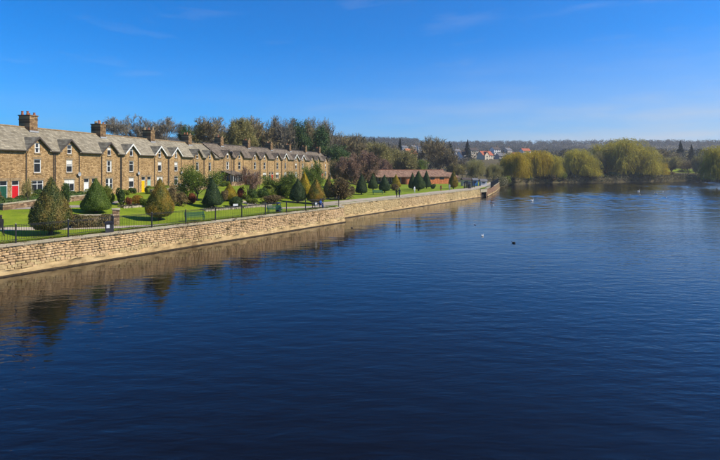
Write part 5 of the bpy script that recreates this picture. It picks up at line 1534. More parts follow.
m.slab([(-1.6, -.4, HE - .05), (HL - 4, -.4, HE - .05), (HL - 4, HW_ / 2, HR), (-1.6, HW_ / 2, HR)], .18)
m.slab([(-1.6, HW_ / 2, HR), (HL - 4, HW_ / 2, HR), (HL - 4, HW_ + .8, HE - .15), (-1.6, HW_ + .8, HE - .15)], .18)
hr = m.build('roof', M['hall_roof'], hall)
m = MB(); m.slab([(HL - 3.99, .6, HE - .45), (HL + .6, .6, HE - .45), (HL + .2, HW_ / 2, HE + 1.2), (HL - 3.99, HW_ / 2, HE + 1.6)], .16)
m.slab([(HL - 3.99, HW_ / 2, HE + 1.6), (HL + .2, HW_ / 2, HE + 1.2), (HL + .6, HW_ - .4, HE - .45), (HL - 3.99, HW_ - .4, HE - .45)], .16); m.build('wing_roof', M['hall_roof'], hall)
m = MB(); m.add([(HL - 4.5, 0, HE), (HL - 4.5, HW_, HE), (HL - 4.5, HW_ / 2, HR - .2)], [(0, 1, 2)]); m.build('gable_end', M['hall_brick'], hall)
m = MB(); m.tube([(-1.6, HW_ / 2, HR + .03), (HL - 4, HW_ / 2, HR + .03)], .12, n=6); m.build('ridge_tiles', M['pot_red'], hr)
for i in range(5):
    m = MB(); m.box(i * 2.5 - .09, i * 2.5 + .09, -.35, -.17, -1, HE - .3); m.build('verandah_post', M['dark_trim'], hall)
for i in range(3):
    m = MB(); m.box(i * 2.6 + .5, i * 2.6 + 2.2, 3.1, 3.198, .8, 2.4); wi = m.build('window', M['door_white'], hall)
    m = MB(); m.box(i * 2.6 + .62, i * 2.6 + 2.08, 3.05, 3.099, .92, 2.28); m.build('pane', M['glass'], wi)
m = MB(); m.box(16.2, 17.4, -.05, -.003, -.1, 2.2); d = m.build('door', M['dark_trim'], hall)
m = MB(); m.box(17.1, 17.2, -.09, -.051, 1, 1.2); m.build('handle', M['lead'], d)
for x in (20.5, 24.5):
    m = MB(); m.box(x - .9, x + .9, -.04, -.003, 1.5, 2.3); wi = m.build('window', M['dark_trim'], hall)
    m = MB(); m.box(x - .78, x + .78, -.07, -.041, 1.6, 2.2); m.build('pane', M['glass'], wi)

def hut(px, base, w, d, h, wallm, roofm, label, name='hut'):
    p = G(px, base); root = empty(name, p, .1, label, 'hut')
    m = MB(); m.box(-w / 2, w / 2, 0, d, -.3, h); m.build('wall', M[wallm], root)
    m = MB(); m.slab([(-w / 2 - .2, -.3, h + .05), (w / 2 + .2, -.3, h + .05), (w / 2 + .2, d / 2, h + .7), (-w / 2 - .2, d / 2, h + .7)], .1)
    m.slab([(-w / 2 - .2, d / 2, h + .7), (w / 2 + .2, d / 2, h + .7), (w / 2 + .2, d + .3, h + .05), (-w / 2 - .2, d + .3, h + .05)], .1); m.build('roof', M[roofm], root)
    m = MB(); m.box(-w * .3, w * .15, -.05, -.003, .9, h - .3); m.build('hatch', M['dark_trim'], root)
M['blue_paint'] = plain('blue_paint', (0.06, 0.22, 0.48), rough=.5)
hut(467, 186, 2.6, 2.2, 1.9, 'render_cream', 'roof_dark', 'small cream hut past the end of the brick hall')
hut(475.5, 186, 1.6, 1.5, 1.8, 'blue_paint', 'roof_grey', 'small bright blue hut beside the cream one')
hut(484, 186, 2.0, 1.8, 1.5, 'render_white', 'roof_grey', 'small white hut behind the sluice railing')

# ------------------------------------------------------------------ garden walls before the terrace
M['garden_stone'] = masonry_mat('garden_stone', [(0.25, (0.14, 0.085, 0.05)), (0.5, (0.29, 0.19, 0.11)), (0.75, (0.40, 0.29, 0.18))], (0.14, 0.1, 0.06), bw=.38, bh=.17, bump=.03)
def garden_wall(a, b, h, label, thick=.35, pillar=None, cop=True, name='garden_wall', z=None):
    a, b = Vector(a), Vector(b); L = (b - a).length; d = (b - a).normalized(); za, zb_ = H(a.x, a.y), H(b.x, b.y)
    root = empty(name, (a.x, a.y, za), math.atan2(d.y, d.x), label, 'wall')
    dz = zb_ - za
    m = MB(); m.add([(0, 0, -.4), (L, 0, dz - .4), (L, thick, dz - .4), (0, thick, -.4), (0, 0, h), (L, 0, dz + h), (L, thick, dz + h), (0, thick, h)],
                    [(0, 3, 2, 1), (4, 5, 6, 7), (0, 1, 5, 4), (1, 2, 6, 5), (2, 3, 7, 6), (3, 0, 4, 7)]); m.build('masonry', M['garden_stone'], root)
    n = max(1, int(L / .75))
    for i in range(n):
        x0, x1 = L * i / n + .006, L * (i + 1) / n - .006; z0, z1 = dz * x0 / L + h + .002, dz * x1 / L + h + .002; t_ = .1 + rnd.uniform(0, .03)
        m = MB(); m.add([(x0, -.05, z0), (x1, -.05, z1), (x1, thick + .05, z1), (x0, thick + .05, z0), (x0, -.05, z0 + t_), (x1, -.05, z1 + t_), (x1, thick + .05, z1 + t_), (x0, thick + .05, z0 + t_)],
                        [(0, 3, 2, 1), (4, 5, 6, 7), (0, 1, 5, 4), (1, 2, 6, 5), (2, 3, 7, 6), (3, 0, 4, 7)]); m.build('coping_stone', M['coping'], root)
    if pillar:
        x0 = L; m = MB(); m.box(x0, x0 + .62, -.12, .5, dz - .4, dz + pillar); m.build('pillar', M['garden_stone'], root)
        m = MB(); m.box(x0 - .06, x0 + .68, -.18, .56, dz + pillar + .001, dz + pillar + .14); m.build('pillar_cap', M['coping'], root)
    return root
ga, gb = G(62, 227), G(112.5, 225.5)
garden_wall((ga.x, ga.y), (gb.x, gb.y), 1.0, 'low stone garden wall with pillar behind the litter bin', pillar=1.5)
def hedge_row(a, b, h, w, leafm, label, n=None, name='hedge', z=None, lsz=.07):
    """dense clipped or trailing hedge: leaf shell round a closed core"""
    a, b = Vector(a), Vector(b); L = (b - a).length; d = (b - a).normalized(); rng = np.random.default_rng(int(abs(a.x * 100 + b.y * 10)))
    root = empty(name, (a.x, a.y, H(a.x, a.y) - .05 if z is None else z), math.atan2(d.y, d.x), label, 'hedge')
    n = n or int(L * (h + w) * 520)
    u = rng.uniform(0, 1, n); ang = rng.uniform(-.3, math.pi + .3, n)
    sup = 4.0
    cx, cy = np.cos(ang), np.sin(ang); k = (np.abs(cx) ** sup + np.abs(cy) ** sup) ** (-1 / sup)
    lump = 1 + .09 * np.sin(u * L * 2.1 + 1) + .06 * np.sin(u * L * 5.3)
    c = np.stack([u * L, cx * k * w / 2 * lump + rng.normal(size=n) * .03, np.maximum(0.0, cy * k * h * lump + rng.normal(size=n) * .03)], 1)
    v, f = quads(c, lsz, rng, normals=np.stack([np.zeros(n), cx, cy], 1), jitter=.9)
    dz = H(b.x, b.y) - H(a.x, a.y) if z is None else 0
    v[:, 2] += v[:, 0] / L * dz
    cv = np.array([(x, y, zz * (h * .86) + (x / L) * dz) for x in (.05, L - .05) for (y, zz) in ((-w * .43, 0), (w * .43, 0), (w * .43, 1), (-w * .43, 1))])
    cf = np.array([(0, 1, 2, 3), (7, 6, 5, 4), (0, 4, 5, 1), (1, 5, 6, 2), (2, 6, 7, 3), (3, 7, 4, 0)])
    v, f = join([(v, f), (cv, cf)])
    link_mesh('foliage', np_mesh('hedge', v, f), M[leafm], root)
    return root
off = (gb - ga).normalized(); nrm = Vector((off.y, -off.x, 0))
p0, p1 = ga + nrm * .55 + off * .8, gb + nrm * .55 - off * .2
hedge_row((p0.x, p0.y), (p1.x, p1.y), 1.12, .8, 'leaf_hedge', 'brown climbing hedge trailing over the low stone garden wall')
# walls, hedges and steps in front of the houses
labs = ['under the green front door', 'under the red front door', 'under the first white-framed ground window after the red door', 'before the white door', 'before the twin-light window', 'before the yellow door', 'before the pale green door', 'behind the spreading green tree', 'left of the white porch', 'at the bend of the terrace']
for i, (p, dr, W, zb_) in enumerate(FACADES[:9]):
    o = Vector((dr.y, -dr.x)); dist = [6.0, 5.8, 5.6, 5.2, 5.4, 5.0, 5.2, 5.5, 5.5][i]
    a, b = p + o * dist - dr * (W / 2 - .1), p + o * dist + dr * (W / 2 - .9)
    if i in (2, 3, 7, 8): continue
    garden_wall((a.x, a.y), (b.x, b.y), .6, 'low front garden wall of brown stone ' + labs[i])
    if i in (0, 1, 4, 6):
        a2, b2 = a - o * .75, b - o * .75
        hedge_row((a2.x, a2.y), (b2.x, b2.y), 1.15, .7, ['leaf_shrub', 'leaf_shrub', '', '', 'leaf_lime', '', 'leaf_shrub', '', 'leaf_shrub'][i], 'clipped hedge behind the front garden wall ' + labs[i], lsz=.06)
# front garden plants
gp = random.Random(5)
desc = {'leaf_shrub': 'dark green', 'leaf_lime': 'light green', 'leaf_red': 'reddish', 'leaf_orange': 'orange', 'leaf_brown': 'brown', 'leaf_white': 'white-flowered'}
for i, (p, dr, W, zb_) in enumerate(FACADES):
    o = Vector((dr.y, -dr.x))
    for k in range(2 if i < 9 else 1):
        q = p + dr * (-W * .34 + W * .34 * k + gp.uniform(-.5, .5)) + o * gp.uniform(1.2, 3.6)
        lm = gp.choice(['leaf_shrub', 'leaf_lime', 'leaf_shrub', 'leaf_brown', 'leaf_white', 'leaf_lime', 'leaf_red']); kd = gp.choice(['shrub_a', 'shrub_b', 'shrub_c']); w = gp.uniform(.9, 1.9)
        plant(kd, 'garden_shrub', q.x, q.y, w * gp.uniform(.6, 1.0), w, lm, '%s front garden shrub, %s before the %s house of the row' % (desc[lm], ['near side', 'middle'][k] if i < 9 else 'one', (ORD + ['twelfth', 'thirteenth', 'fourteenth', 'fifteenth', 'sixteenth', 'seventeenth', 'eighteenth', 'nineteenth', 'twentieth', 'twenty-first', 'twenty-second', 'twenty-third'])[i]), 'shrub', 'front garden shrubs', crown='foliage', trunk='stem')
hp0, hp1 = G(267, 197.5), G(281, 196.5)
hedge_row((hp0.x, hp0.y), (hp1.x, hp1.y), 1.7, 1.6, 'leaf_lime', 'square-cut yellow-green hedge under the flat-topped green tree', lsz=.09)

# ------------------------------------------------------------------ stone-edged flower border on the lawn
def border(pts, label, n, seed):
    r = random.Random(seed); a, b = Vector(pts[0]), Vector(pts[1]); d = (b - a).normalized(); L = (b - a).length
    root = empty('flower_border', (a.x, a.y, H(a.x, a.y)), math.atan2(d.y, d.x), label, 'flower bed')
    dz = H(b.x, b.y) - H(a.x, a.y)
    for i in range(n):
        x = L * (i + .5) / n; w = L / n * r.uniform(.7, .95)
        bm = bmesh.new(); bmesh.ops.create_icosphere(bm, subdivisions=1, radius=.5)
        for v in bm.verts: v.co *= 1 + r.uniform(-.15, .15)
        me = bpy.data.meshes.new('edging_stone'); bm.to_mesh(me); bm.free()
        link_mesh('edging_stone', me, M['coping'], root, loc=(x, r.uniform(-.05, .05), dz * x / L + .05), rz=r.uniform(0, 3), scale=(w, .35, .38))
    rng = np.random.default_rng(seed); c = np.stack([rng.uniform(0, L, 2600), rng.uniform(.25, 1.5, 2600), np.abs(rng.normal(0, .16, 2600))], 1); c[:, 2] += c[:, 0] / L * dz
    v, f = quads(c, .06, rng, normals=np.tile([0, 0, 1.], (len(c), 1)), jitter=.8)
    link_mesh('bedding_plants', np_mesh('bedding_plants', v, f), M['leaf_bed'], root)
M['leaf_bed'] = leaf_mat('leaf_bed', [(0.03, 0.04, 0.015), (0.09, 0.085, 0.04), (0.20, 0.16, 0.10), (0.45, 0.42, 0.36)], trans=.15, big_scale=1.5, big=.4)
q0, q1 = G(206, 211.5), G(242, 208.5); border(((q0.x, q0.y), (q1.x, q1.y)), 'stone-edged flower border beside the dark pointed yew', 34, 1)
q0, q1 = G(244, 208.5), G(272, 205.8); border(((q0.x, q0.y), (q1.x, q1.y)), 'stone-edged rose bed behind the second green bench', 28, 2)
q0, q1 = G(124, 208.5), G(147, 206.8); border(((q0.x, q0.y), (q1.x, q1.y)), 'pale stone-edged bed at the top of the lawn below the yellow door', 22, 3)

# ------------------------------------------------------------------ glazed porch
p, dr, W, zb_ = FACADES[9]
pr = empty('glazed_porch', (p.x + dr.x * .6, p.y + dr.y * .6, zb_), rz2, 'white-framed glazed porch with grey lean-to roof on the terrace', 'porch')
m = MB(); m.box(-2.4, 2.4, -2.4, -.01, -.8, .7); m.build('plinth', M['garden_stone'], pr)
for i in range(6):
    x = -2.4 + i * .96; m = MB(); m.box(x - .07, x + .07, -2.42, -2.28, .702, 2.2); m.build('post', M['white_paint'], pr)
for i in range(5):
    x = -2.4 + i * .96; m = MB(); m.box(x + .07, x + .89, -2.36, -2.34, .75, 2.15); m.build('pane', M['glass'], pr)
m = MB(); m.box(-2.48, 2.48, -2.46, -2.26, 2.2, 2.34); m.build('header', M['white_paint'], pr)
for x in (-2.4, 2.36):
    m = MB(); m.box(x - .02, x + .06, -2.25, -.01, .702, 2.2); m.build('side_light', M['glass'], pr)
m = MB(); m.slab([(-2.7, -2.7, 2.38), (2.7, -2.7, 2.38), (2.7, -.01, 3.25), (-2.7, -.01, 3.25)], .09); m.build('roof', M['slate_dark'], pr)

# ------------------------------------------------------------------ benches, bins, lamp
M['bench_green'] = plain('bench_green', (0.022, 0.10, 0.055), rough=.45)
M['bin_navy'] = plain('bin_navy', (0.025, 0.04, 0.10), rough=.45)
M['bin_grey'] = plain('bin_grey', (0.045, 0.047, 0.052), rough=.5)
M['paper'] = plain('paper', (0.75, 0.75, 0.73), rough=.7)
def bench(x, y, rz, label, mat='bench_green', L=1.9):
    root = empty('bench', (x, y, H(x, y)), rz, label, 'bench', 'park benches')
    for i in range(4):
        m = MB(); m.box(-L / 2, L / 2, -.22 + i * .115, -.13 + i * .115, .43, .465); m.build('seat_slat', M[mat], root)
    for i in range(4):
        z = .56 + i * .115; m = MB(); m.bar((-L / 2, .26 + .03 * i, z), (L / 2, .26 + .03 * i, z), .03, .085); m.build('back_slat', M[mat], root)
    for sx in (-L / 2 + .1, L / 2 - .1):
        m = MB(); m.bar((sx, -.2, 0), (sx, -.2, .43), .06, .06); m.bar((sx, .22, 0), (sx, .38, .98), .06, .06); m.bar((sx, -.22, .40), (sx, .27, .40), .05, .06)
        m.bar((sx, -.22, .65), (sx, .31, .65), .06, .04); m.bar((sx, -.2, .43), (sx, -.2, .65), .045, .045); m.build('leg_frame', M[mat], root)
    return root
bp = G(195, 221); bench(bp.x, bp.y, math.radians(34), 'green slatted bench on the lawn past the bronze yew', L=2.1)
bp = G(275, 213.0); bench(bp.x, bp.y, math.radians(30), 'green slatted bench between railing and rose bed')
bp = G(378, 194.5); bench(bp.x, bp.y, math.radians(25), 'dark green bench between two dark yews on the far lawn', L=2.4)
sb = wall_pt(38.6, 1.35); bench(sb[0], sb[1], math.radians(56), 'black bench at the end of the railing where someone in blue sits', mat='iron', L=1.8)

bp = G(109, 232.5)
lb = empty('litter_bin', bp, .5, 'dark square litter bin with white notices by the railing', 'litter bin')
m = MB(); m.add([(-.29, -.29, 0), (.29, -.29, 0), (.29, .29, 0), (-.29, .29, 0), (-.34, -.34, .82), (.34, -.34, .82), (.34, .34, .82), (-.34, .34, .82)], [(0, 3, 2, 1), (0, 1, 5, 4), (1, 2, 6, 5), (2, 3, 7, 6), (3, 0, 4, 7), (4, 5, 6, 7)]); m.build('body', M['bin_grey'], lb)
m = MB(); m.box(-.37, .37, -.37, .37, .821, .9); m.add([(-.33, -.33, .901), (.33, -.33, .901), (.33, .33, .901), (-.33, .33, .901), (-.2, -.2, 1.0), (.2, -.2, 1.0), (.2, .2, 1.0), (-.2, .2, 1.0)], [(0, 1, 5, 4), (1, 2, 6, 5), (2, 3, 7, 6), (3, 0, 4, 7), (4, 5, 6, 7)]); m.build('lid', M['iron'], lb)
m = MB(); m.box(-.2, .05, -.352, -.345, .42, .72); m.build('notice', M['paper'], lb)
m = MB(); m.box(.345, .352, -.15, .12, .3, .66); m.build('notice', M['paper'], lb)
m = MB(); m.box(-.26, .26, -.375, -.34, .74, .81); m.build('slot', M['opening_shade'], lb)
def round_bin(p, mat, label, h=1.05, r=.3):
    root = empty('litter_bin', p, 0, label, 'litter bin')
    m = MB(); m.tube([(0, 0, 0), (0, 0, .1), (0, 0, h * .72)], [r * .85, r, r], n=14); m.build('body', M[mat], root, smooth=False)
    m = MB(); m.tube([(0, 0, h * .88), (0, 0, h * .95), (0, 0, h * 1.05)], [r * 1.04, r, r * .35], n=14); m.build('lid', M[mat], root)
    for a in (0, 2.1, 4.2):
        m = MB(); m.box(r * .85 * math.cos(a) - .03, r * .85 * math.cos(a) + .03, r * .85 * math.sin(a) - .03, r * .85 * math.sin(a) + .03, h * .7, h * .89); m.build('strut', M[mat], root)
bp = wall_pt(31.0, 1.7); round_bin((bp[0], bp[1], H(*bp)), 'bin_navy', 'round navy blue litter bin in front of the dark teardrop yew', h=1.25, r=.33)
bp = G(469.5, 188.5); round_bin(bp, 'bin_grey', 'dark litter bin near the sluice railing', h=1.5, r=.5)
bp = G(235.5, 208.6)
nt = empty('notice_board', bp, .4, 'small white notice on a post before the round bush', 'notice')
m = MB(); m.box(-.03, .03, -.03, .03, -.1, .55); m.build('post', M['iron'], nt)
m = MB(); m.box(-.32, .32, -.06, -.031, .3, .62); m.build('board', M['paper'], nt)
bp = on(-29.2, 100.0) if False else G(228.5, 201.5)
lp = empty('lamp_post', on(bp.x, bp.y + 1.5), 0, 'slim black lamp post in front of the white porch', 'lamp post')
m = MB(); m.tube([(0, 0, 0), (0, 0, .8), (0, 0, .82), (0, 0, 6.6)], [.12, .1, .055, .04], n=8); m.build('column', M['iron'], lp)
m = MB(); m.tube([(0, 0, 6.6), (0, 0, 6.72), (0, 0, 7.05), (0, 0, 7.2)], [.08, .16, .24, .05], n=8); m.build('lantern', M['iron'], lp)
m = MB(); m.box(-.25, .25, -.02, .02, 6.3, 6.35); m.build('crossbar', M['iron'], lp)

# ------------------------------------------------------------------ people
M['skin'] = plain('skin', (0.45, 0.27, 0.19), rough=.6)
M['hair'] = plain('hair', (0.05, 0.035, 0.025), rough=.7)
for nm, c in dict(cloth_black=(0.016, 0.016, 0.02), cloth_blue=(0.03, 0.10, 0.36), cloth_pale=(0.55, 0.52, 0.47), cloth_red=(0.35, 0.06, 0.04), cloth_white=(0.75, 0.75, 0.75), cloth_navy=(0.03, 0.035, 0.06), cloth_grey=(0.28, 0.29, 0.31)).items():
    M[nm] = surf_mat(nm, [(.3, tuple(q * .8 for q in c)), (.7, c)], scale=8, rough=.9, bump=.01)
def person(x, y, z, rz, top, legs, label, pose='stand', seed=0, h=1.72):
    r = random.Random(seed)
    J = {}
    sit = pose == 'sit'
    hipz = .5 if sit else .93
    J['pelvis'] = (0, 0, hipz); J['waist'] = (0, .0, hipz + .2); J['chest'] = (0, -.02 if sit else 0, hipz + .42); J['neck'] = (0, -.01, hipz + .57); J['headb'] = (0, -.03, hipz + .66); J['head'] = (0, -.035, hipz + .76); J['headt'] = (0, -.02, hipz + .85)
    rad = dict(pelvis=(.165, .12), waist=(.145, .105), chest=(.18, .12), neck=(.06, .06), headb=(.075, .085), head=(.085, .105), headt=(.055, .07))
    E = [('pelvis', 'waist'), ('waist', 'chest'), ('chest', 'neck'), ('neck', 'headb'), ('headb', 'head'), ('head', 'headt')]
    stride = .16 if pose == 'walk' else .03
    for s, sg in (('l', -1), ('r', 1)):
        J['hip' + s] = (sg * .09, 0, hipz - .06)
        if sit:
            J['knee' + s] = (sg * .11, -.42, hipz - .02); J['ank' + s] = (sg * .12, -.42, .09); J['toe' + s] = (sg * .13, -.58, .045)
        else:
            J['knee' + s] = (sg * .1, -.06 - sg * stride * .55, .5); J['ank' + s] = (sg * .1, -sg * stride, .09); J['toe' + s] = (sg * .12, -sg * stride - .16, .04)
        J['sho' + s] = (sg * .185, 0, hipz + .47)
        if sit: J['elb' + s] = (sg * .25, -.06, hipz + .22); J['wri' + s] = (sg * .14, -.28, hipz + .12); hd = Vector((-sg * .02, -.09, -.01))
        else: J['elb' + s] = (sg * .25, .03 + sg * stride * .3, hipz + .2); J['wri' + s] = (sg * .25, -.05 + sg * stride * .9, hipz - .04); hd = Vector((0, -.02, -.09))
        w = Vector(J['wri' + s]); J['palm' + s] = tuple(w + hd)
        rad['hip' + s] = (.095, .1); rad['knee' + s] = (.062, .065); rad['ank' + s] = (.042, .045); rad['toe' + s] = (.045, .035)
        rad['sho' + s] = (.065, .065); rad['elb' + s] = (.047, .047); rad['wri' + s] = (.032, .03); rad['palm' + s] = (.04, .022)
        E += [('pelvis', 'hip' + s), ('hip' + s, 'knee' + s), ('knee' + s, 'ank' + s), ('ank' + s, 'toe' + s), ('chest', 'sho' + s), ('sho' + s, 'elb' + s), ('elb' + s, 'wri' + s), ('wri' + s, 'palm' + s)]
        side = Vector((0, 1, 0)) if not sit else Vector((1, 0, 0))
        for k in range(4):
            b = w + hd * 1.1 + side * (.021 * (k - 1.5)); t_ = b + hd * (.85 - .12 * abs(k - 1.3)) + Vector((-sg * .012, 0, -.004))
            J['f%d%s' % (k, s)] = tuple(t_); rad['f%d%s' % (k, s)] = (.009, .009); E.append(('palm' + s, 'f%d%s' % (k, s)))
        J['th' + s] = tuple(w + hd * .8 + side * -.05); rad['th' + s] = (.011, .011); E.append(('wri' + s, 'th' + s))
    names = list(J); idx = {n: i for i, n in enumerate(names)}
    me = bpy.data.meshes.new('person'); me.from_pydata([J[n] for n in names], [(idx[a], idx[b]) for a, b in E], [])
    tmp = bpy.data.objects.new('tmp', me); C.objects.link(tmp)
    sk = tmp.modifiers.new('s', 'SKIN'); sub = tmp.modifiers.new('u', 'SUBSURF'); sub.levels = 1; sub.render_levels = 1
    for i, n in enumerate(names):
        v = me.skin_vertices[0].data[i]; v.radius = rad[n]; v.use_root = (n == 'pelvis')
    dg = bpy.context.evaluated_depsgraph_get()
    out = bpy.data.meshes.new_from_object(tmp.evaluated_get(dg))
    bpy.data.objects.remove(tmp); out.name = 'person'
    for p in out.polygons:
        c = p.center; p.use_smooth = True
        hand = (not sit and c.z < hipz - .02 and abs(c.x) > .2) or (sit and c.y < -.29 and c.z > hipz + .06)
        if c.z > hipz + .6 or hand: p.material_index = 2
        elif c.z > hipz - .06 and not (sit and c.y < -.1 and c.z < hipz + .1): p.material_index = 0
        elif c.z < .1: p.material_index = 3
        else: p.material_index = 1
    out.materials.clear()
    s_ = h / 1.78
    root = empty('person', (x, y, z), rz, label, 'person')
    link_mesh('body', out, [M[top], M[legs], M['skin'], M['cloth_black']], root, scale=(s_, s_, s_))
    bm = bmesh.new(); bmesh.ops.create_uvsphere(bm, u_segments=12, v_segments=8, radius=1)
    hc = Vector(J['head'])
    for v in bm.verts:
        v.co = Vector((v.co.x * .098, v.co.y * .118 + .022, v.co.z * .115 + .03)) + hc
        if v.co.y < hc.y - .05 and v.co.z < hc.z + .07: v.co.y = hc.y - .03; v.co.x *= .8
    me2 = bpy.data.meshes.new('hair'); bm.to_mesh(me2); bm.free()
    link_mesh('hair', me2, M['hair'], root, scale=(s_, s_, s_))
    m = MB(); m.box(-.012, .012, -.168, -.12, hipz + .735, hipz + .775)
    for sx in (-.035, .035): m.box(sx - .012, sx + .012, -.143, -.13, hipz + .782, hipz + .797)
    m.box(-.03, .03, -.143, -.128, hipz + .70, hipz + .71)
    m.build('face', M['skin'], root, scale=(s_, s_, s_))
    return root
pp = G(396.6, 197.8); person(pp.x, pp.y, pp.z + .02, math.radians(150), 'cloth_black', 'cloth_black', 'person in black walking on the promenade, left one of a pair', 'walk', 1, 1.75)
pp = G(399.4, 197.6); person(pp.x, pp.y, pp.z + .02, math.radians(155), 'cloth_navy', 'cloth_black', 'person in dark navy walking on the promenade, right one of a pair', 'walk', 2, 1.82)
sx_, sy_ = wall_pt(39.3, 1.35); person(sx_, sy_, H(sx_, sy_) - .0, math.radians(56), 'cloth_blue', 'cloth_navy', 'person in bright blue jacket sitting on the black bench', 'sit', 3)
pp = G(0.8, 236); person(pp.x, pp.y, pp.z, math.radians(70), 'cloth_black', 'cloth_pale', 'person in black jacket and pale trousers cut off at the frame edge', 'walk', 4, 1.7)
pp = G(449.5, 190.5); person(pp.x, pp.y, pp.z, math.radians(20), 'cloth_grey', 'cloth_pale', 'person in grey standing beside the lone olive-gold yew', 'stand', 5)
pp = G(441, 191.2); person(pp.x, pp.y, pp.z, math.radians(-20), 'cloth_red', 'cloth_navy', 'person in red near the middle of the hall lawn', 'stand', 6, 1.5)
pp = G(414.5, 192.6); person(pp.x, pp.y, pp.z, math.radians(30), 'cloth_white', 'cloth_navy', 'person in white in front of the cluster of three yews', 'stand', 7, 1.5)
bg_ = empty('paper_bag', (wall_pt(38.2, 1.3)[0], wall_pt(38.2, 1.3)[1], H(*wall_pt(38.2, 1.3)) + .466), .6, 'white carrier bag on the black bench', 'bag')
m = MB(); m.add([(-.16, -.09, 0), (.16, -.09, 0), (.16, .09, 0), (-.16, .09, 0), (-.18, -.05, .34), (.18, -.05, .34), (.18, .05, .34), (-.18, .05, .34)], [(0, 3, 2, 1), (0, 1, 5, 4), (1, 2, 6, 5), (2, 3, 7, 6), (3, 0, 4, 7)]); m.build('sack', M['paper'], bg_)
m = MB(); m.tube([(-.08, 0, .33), (-.05, 0, .45), (.05, 0, .45), (.08, 0, .33)], .012, n=5); m.build('handle', M['paper'], bg_)

# ------------------------------------------------------------------ water birds
M['feather_white'] = plain('feather_white', (0.78, 0.78, 0.76), rough=.7)
M['feather_brown'] = surf_mat('feather_brown', [(.3, (0.05, 0.035, 0.025)), (.7, (0.13, 0.095, 0.06))], scale=20, rough=.8)
M['bill'] = plain('bill', (0.5, 0.18, 0.03), rough=.5)
M['black_bird'] = plain('black_bird', (0.015, 0.017, 0.016), rough=.5)
def bird(px, py, rz, kind, label, group):
    Z = EYE * HFOC / (py - 168); x = (px - 360) / HFOC * Z
    s = {'swan': .65, 'gull': .3, 'duck': .27}[kind]; body = 'feather_brown' if kind == 'duck' else 'feather_white'
    root = empty(kind if kind != 'gull' else 'gull', (x, Z, 0), rz, label, kind, group); root.scale = (s, s, s)
    m = MB(); m.tube([(-.78, 0, .30), (-.55, 0, .20), (-.2, 0, .14), (.2, 0, .14), (.5, 0, .2), (.62, 0, .26)], [.02, (.16, .14), (.27, .22), (.28, .24), (.17, .18), .06], n=10); m.build('body', M[body], root, smooth=True)
    if kind == 'swan': pts = [(.5, 0, .24), (.66, 0, .45), (.62, 0, .72), (.6, 0, .92), (.7, 0, 1.02), (.84, 0, .97)]; rr = [.1, .065, .05, .05, .07, .04]
    else: pts = [(.48, 0, .26), (.58, 0, .42), (.62, 0, .56), (.74, 0, .60), (.82, 0, .57)]; rr = [.13, .1, .12, .12, .05]
    m = MB(); m.tube(pts, rr, n=8); m.build('neck', M['black_bird' if kind == 'duck' else body], root, smooth=True)
    e = Vector(pts[-1]); m = MB(); m.tube([e, e + Vector((.16, 0, -.05))], [.035, .012], n=6); m.build('bill', M['bill'], root)
    for sg in (-1, 1):
        m = MB(); m.tube([(.3, sg * .22, .28), (0, sg * .27, .33), (-.4, sg * .2, .33), (-.75, sg * .06, .36)], [.04, (.06, .15), (.05, .13), .02], n=8); m.build('wing', M[body], root, smooth=True)
for (px, py, rz, k, lab) in [(638.5, 191.6, .3, 'swan', 'swan on the far water left of the other swan'), (656, 194.2, 2.6, 'swan', 'largest swan on the far water below the gap in the trees'),
    (640, 195, 1.0, 'gull', 'white gull just below the left swan'), (630.5, 195.3, 2.0, 'gull', 'white gull left of the swans'), (663, 191.8, 0.4, 'gull', 'white gull right of the swans'), (666.5, 198, 0.2, 'gull', 'white gull nearer than the swans on the right'),
    (532, 201, .5, 'swan', 'white bird alone below the olive willows'), (545, 202.5, 2.5, 'gull', 'white gull right of the lone white bird'), (493.5, 205.5, 1.2, 'gull', 'white gull near the sluice wall'),
    (482.5, 236, .8, 'gull', 'white gull on open water, nearest to the camera'), (475, 225, 2.0, 'gull', 'small white gull above the nearest gull')]:
    bird(px, py, rz, k, lab, 'white water birds')
bird(513.5, 243, 2.7, 'duck', 'dark duck swimming alone in mid-river', None)
bird(352, 228, .6, 'duck', 'dark duck by the corner of the river wall', None)

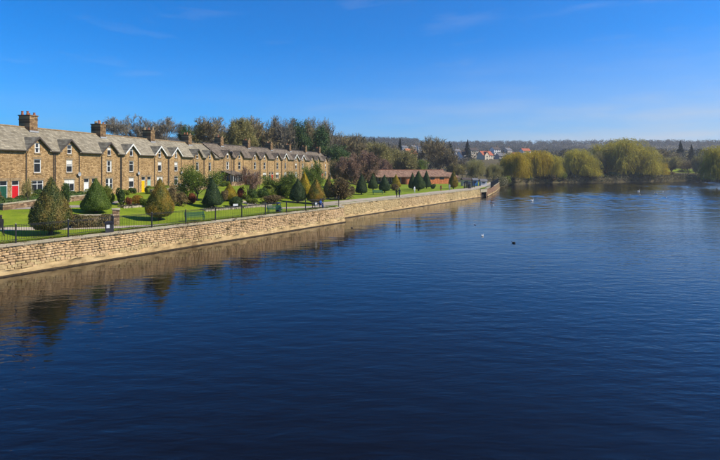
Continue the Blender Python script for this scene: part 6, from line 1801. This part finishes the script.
# ------------------------------------------------------------------ weeds along the top of the river wall and on its face
def wall_weeds():
    rng = np.random.default_rng(91); cs, nn = [], []
    s = -4.0
    while s < 42:
        s += rng.exponential(.38); dens = rng.integers(10, 90)
        face = rng.random() < .4
        z = rng.uniform(1.2, 2.1) if face else 2.2 + rng.uniform(-.12, .12); d = -.02 if face else rng.uniform(-.06, .3) if rng.random() < .5 else .68
        d = (.085 * z - .15) if face else d
        zz = z if d < .1 else 2.3
        x, y = wall_pt(s, d); k = rng.normal(size=(dens, 3)) * np.array([.2, .10, .09]) 
        kk = np.stack([k[:, 0] * WU.x + k[:, 1] * WN.x, k[:, 0] * WU.y + k[:, 1] * WN.y, np.abs(k[:, 2])], 1)
        cs.append(kk + np.array([x, y, zz])); nn.append(np.tile([.5, -.4, .6], (dens, 1)))
    v, f = quads(np.concatenate(cs), .042, rng, normals=np.concatenate(nn), jitter=.9)
    tag(link_mesh('wall_weeds', np_mesh('wall_weeds', v, f), M['weed']), 'dry brown and green weeds growing from the river wall', 'weeds', kind='stuff')
M['weed'] = leaf_mat('weed', [(0.05, 0.055, 0.012), (0.10, 0.09, 0.02), (0.16, 0.115, 0.045), (0.10, 0.06, 0.03)], trans=.15, big_scale=.8, big=.5)
wall_weeds()
# rough grass tufts at the lawn edges
def grass():
    rng = np.random.default_rng(92); n = 26000
    s = rng.uniform(-4, 42, n); d = .72 + np.abs(rng.normal(0, .35, n)); 
    x = W0.x + WU.x * s + WN.x * d; y = W0.y + WU.y * s + WN.y * d; z = np.full(n, TOP + .01)
    p0 = np.stack([x, y, z], 1); p1 = p0 + np.stack([rng.normal(0, .03, n), rng.normal(0, .03, n), rng.uniform(.05, .14, n)], 1)
    v, f = ribbons(p0, p1, .006, rng)
    tag(link_mesh('edge_grass', np_mesh('edge_grass', v, f), M['grass_blade']), 'longer grass along the back of the river wall coping', 'grass', kind='stuff')
M['grass_blade'] = leaf_mat('grass_blade', [(0.06, 0.10, 0.008), (0.12, 0.17, 0.012), (0.2, 0.2, 0.04)], trans=.3, big_scale=.5, big=.4)
grass()
# ------------------------------------------------------------------ haze (one closed box of even, thin air round the scene)
def haze():
    m, n, l, out = new_mat('haze_air')
    v = n.new('ShaderNodeVolumePrincipled')
    v.inputs['Color'].default_value = (0.90, 0.94, 1.0, 1)
    v.inputs['Density'].default_value = 0.0002
    v.inputs['Anisotropy'].default_value = 0.3
    l.new(v.outputs['Volume'], out.inputs['Volume'])
    b = MB(); b.box(-2600, 3200, -400, 2600, -3, 150)
    o = b.build('haze', m); tag(o, 'thin pale blue air over the river valley', 'haze', kind='stuff')
haze()
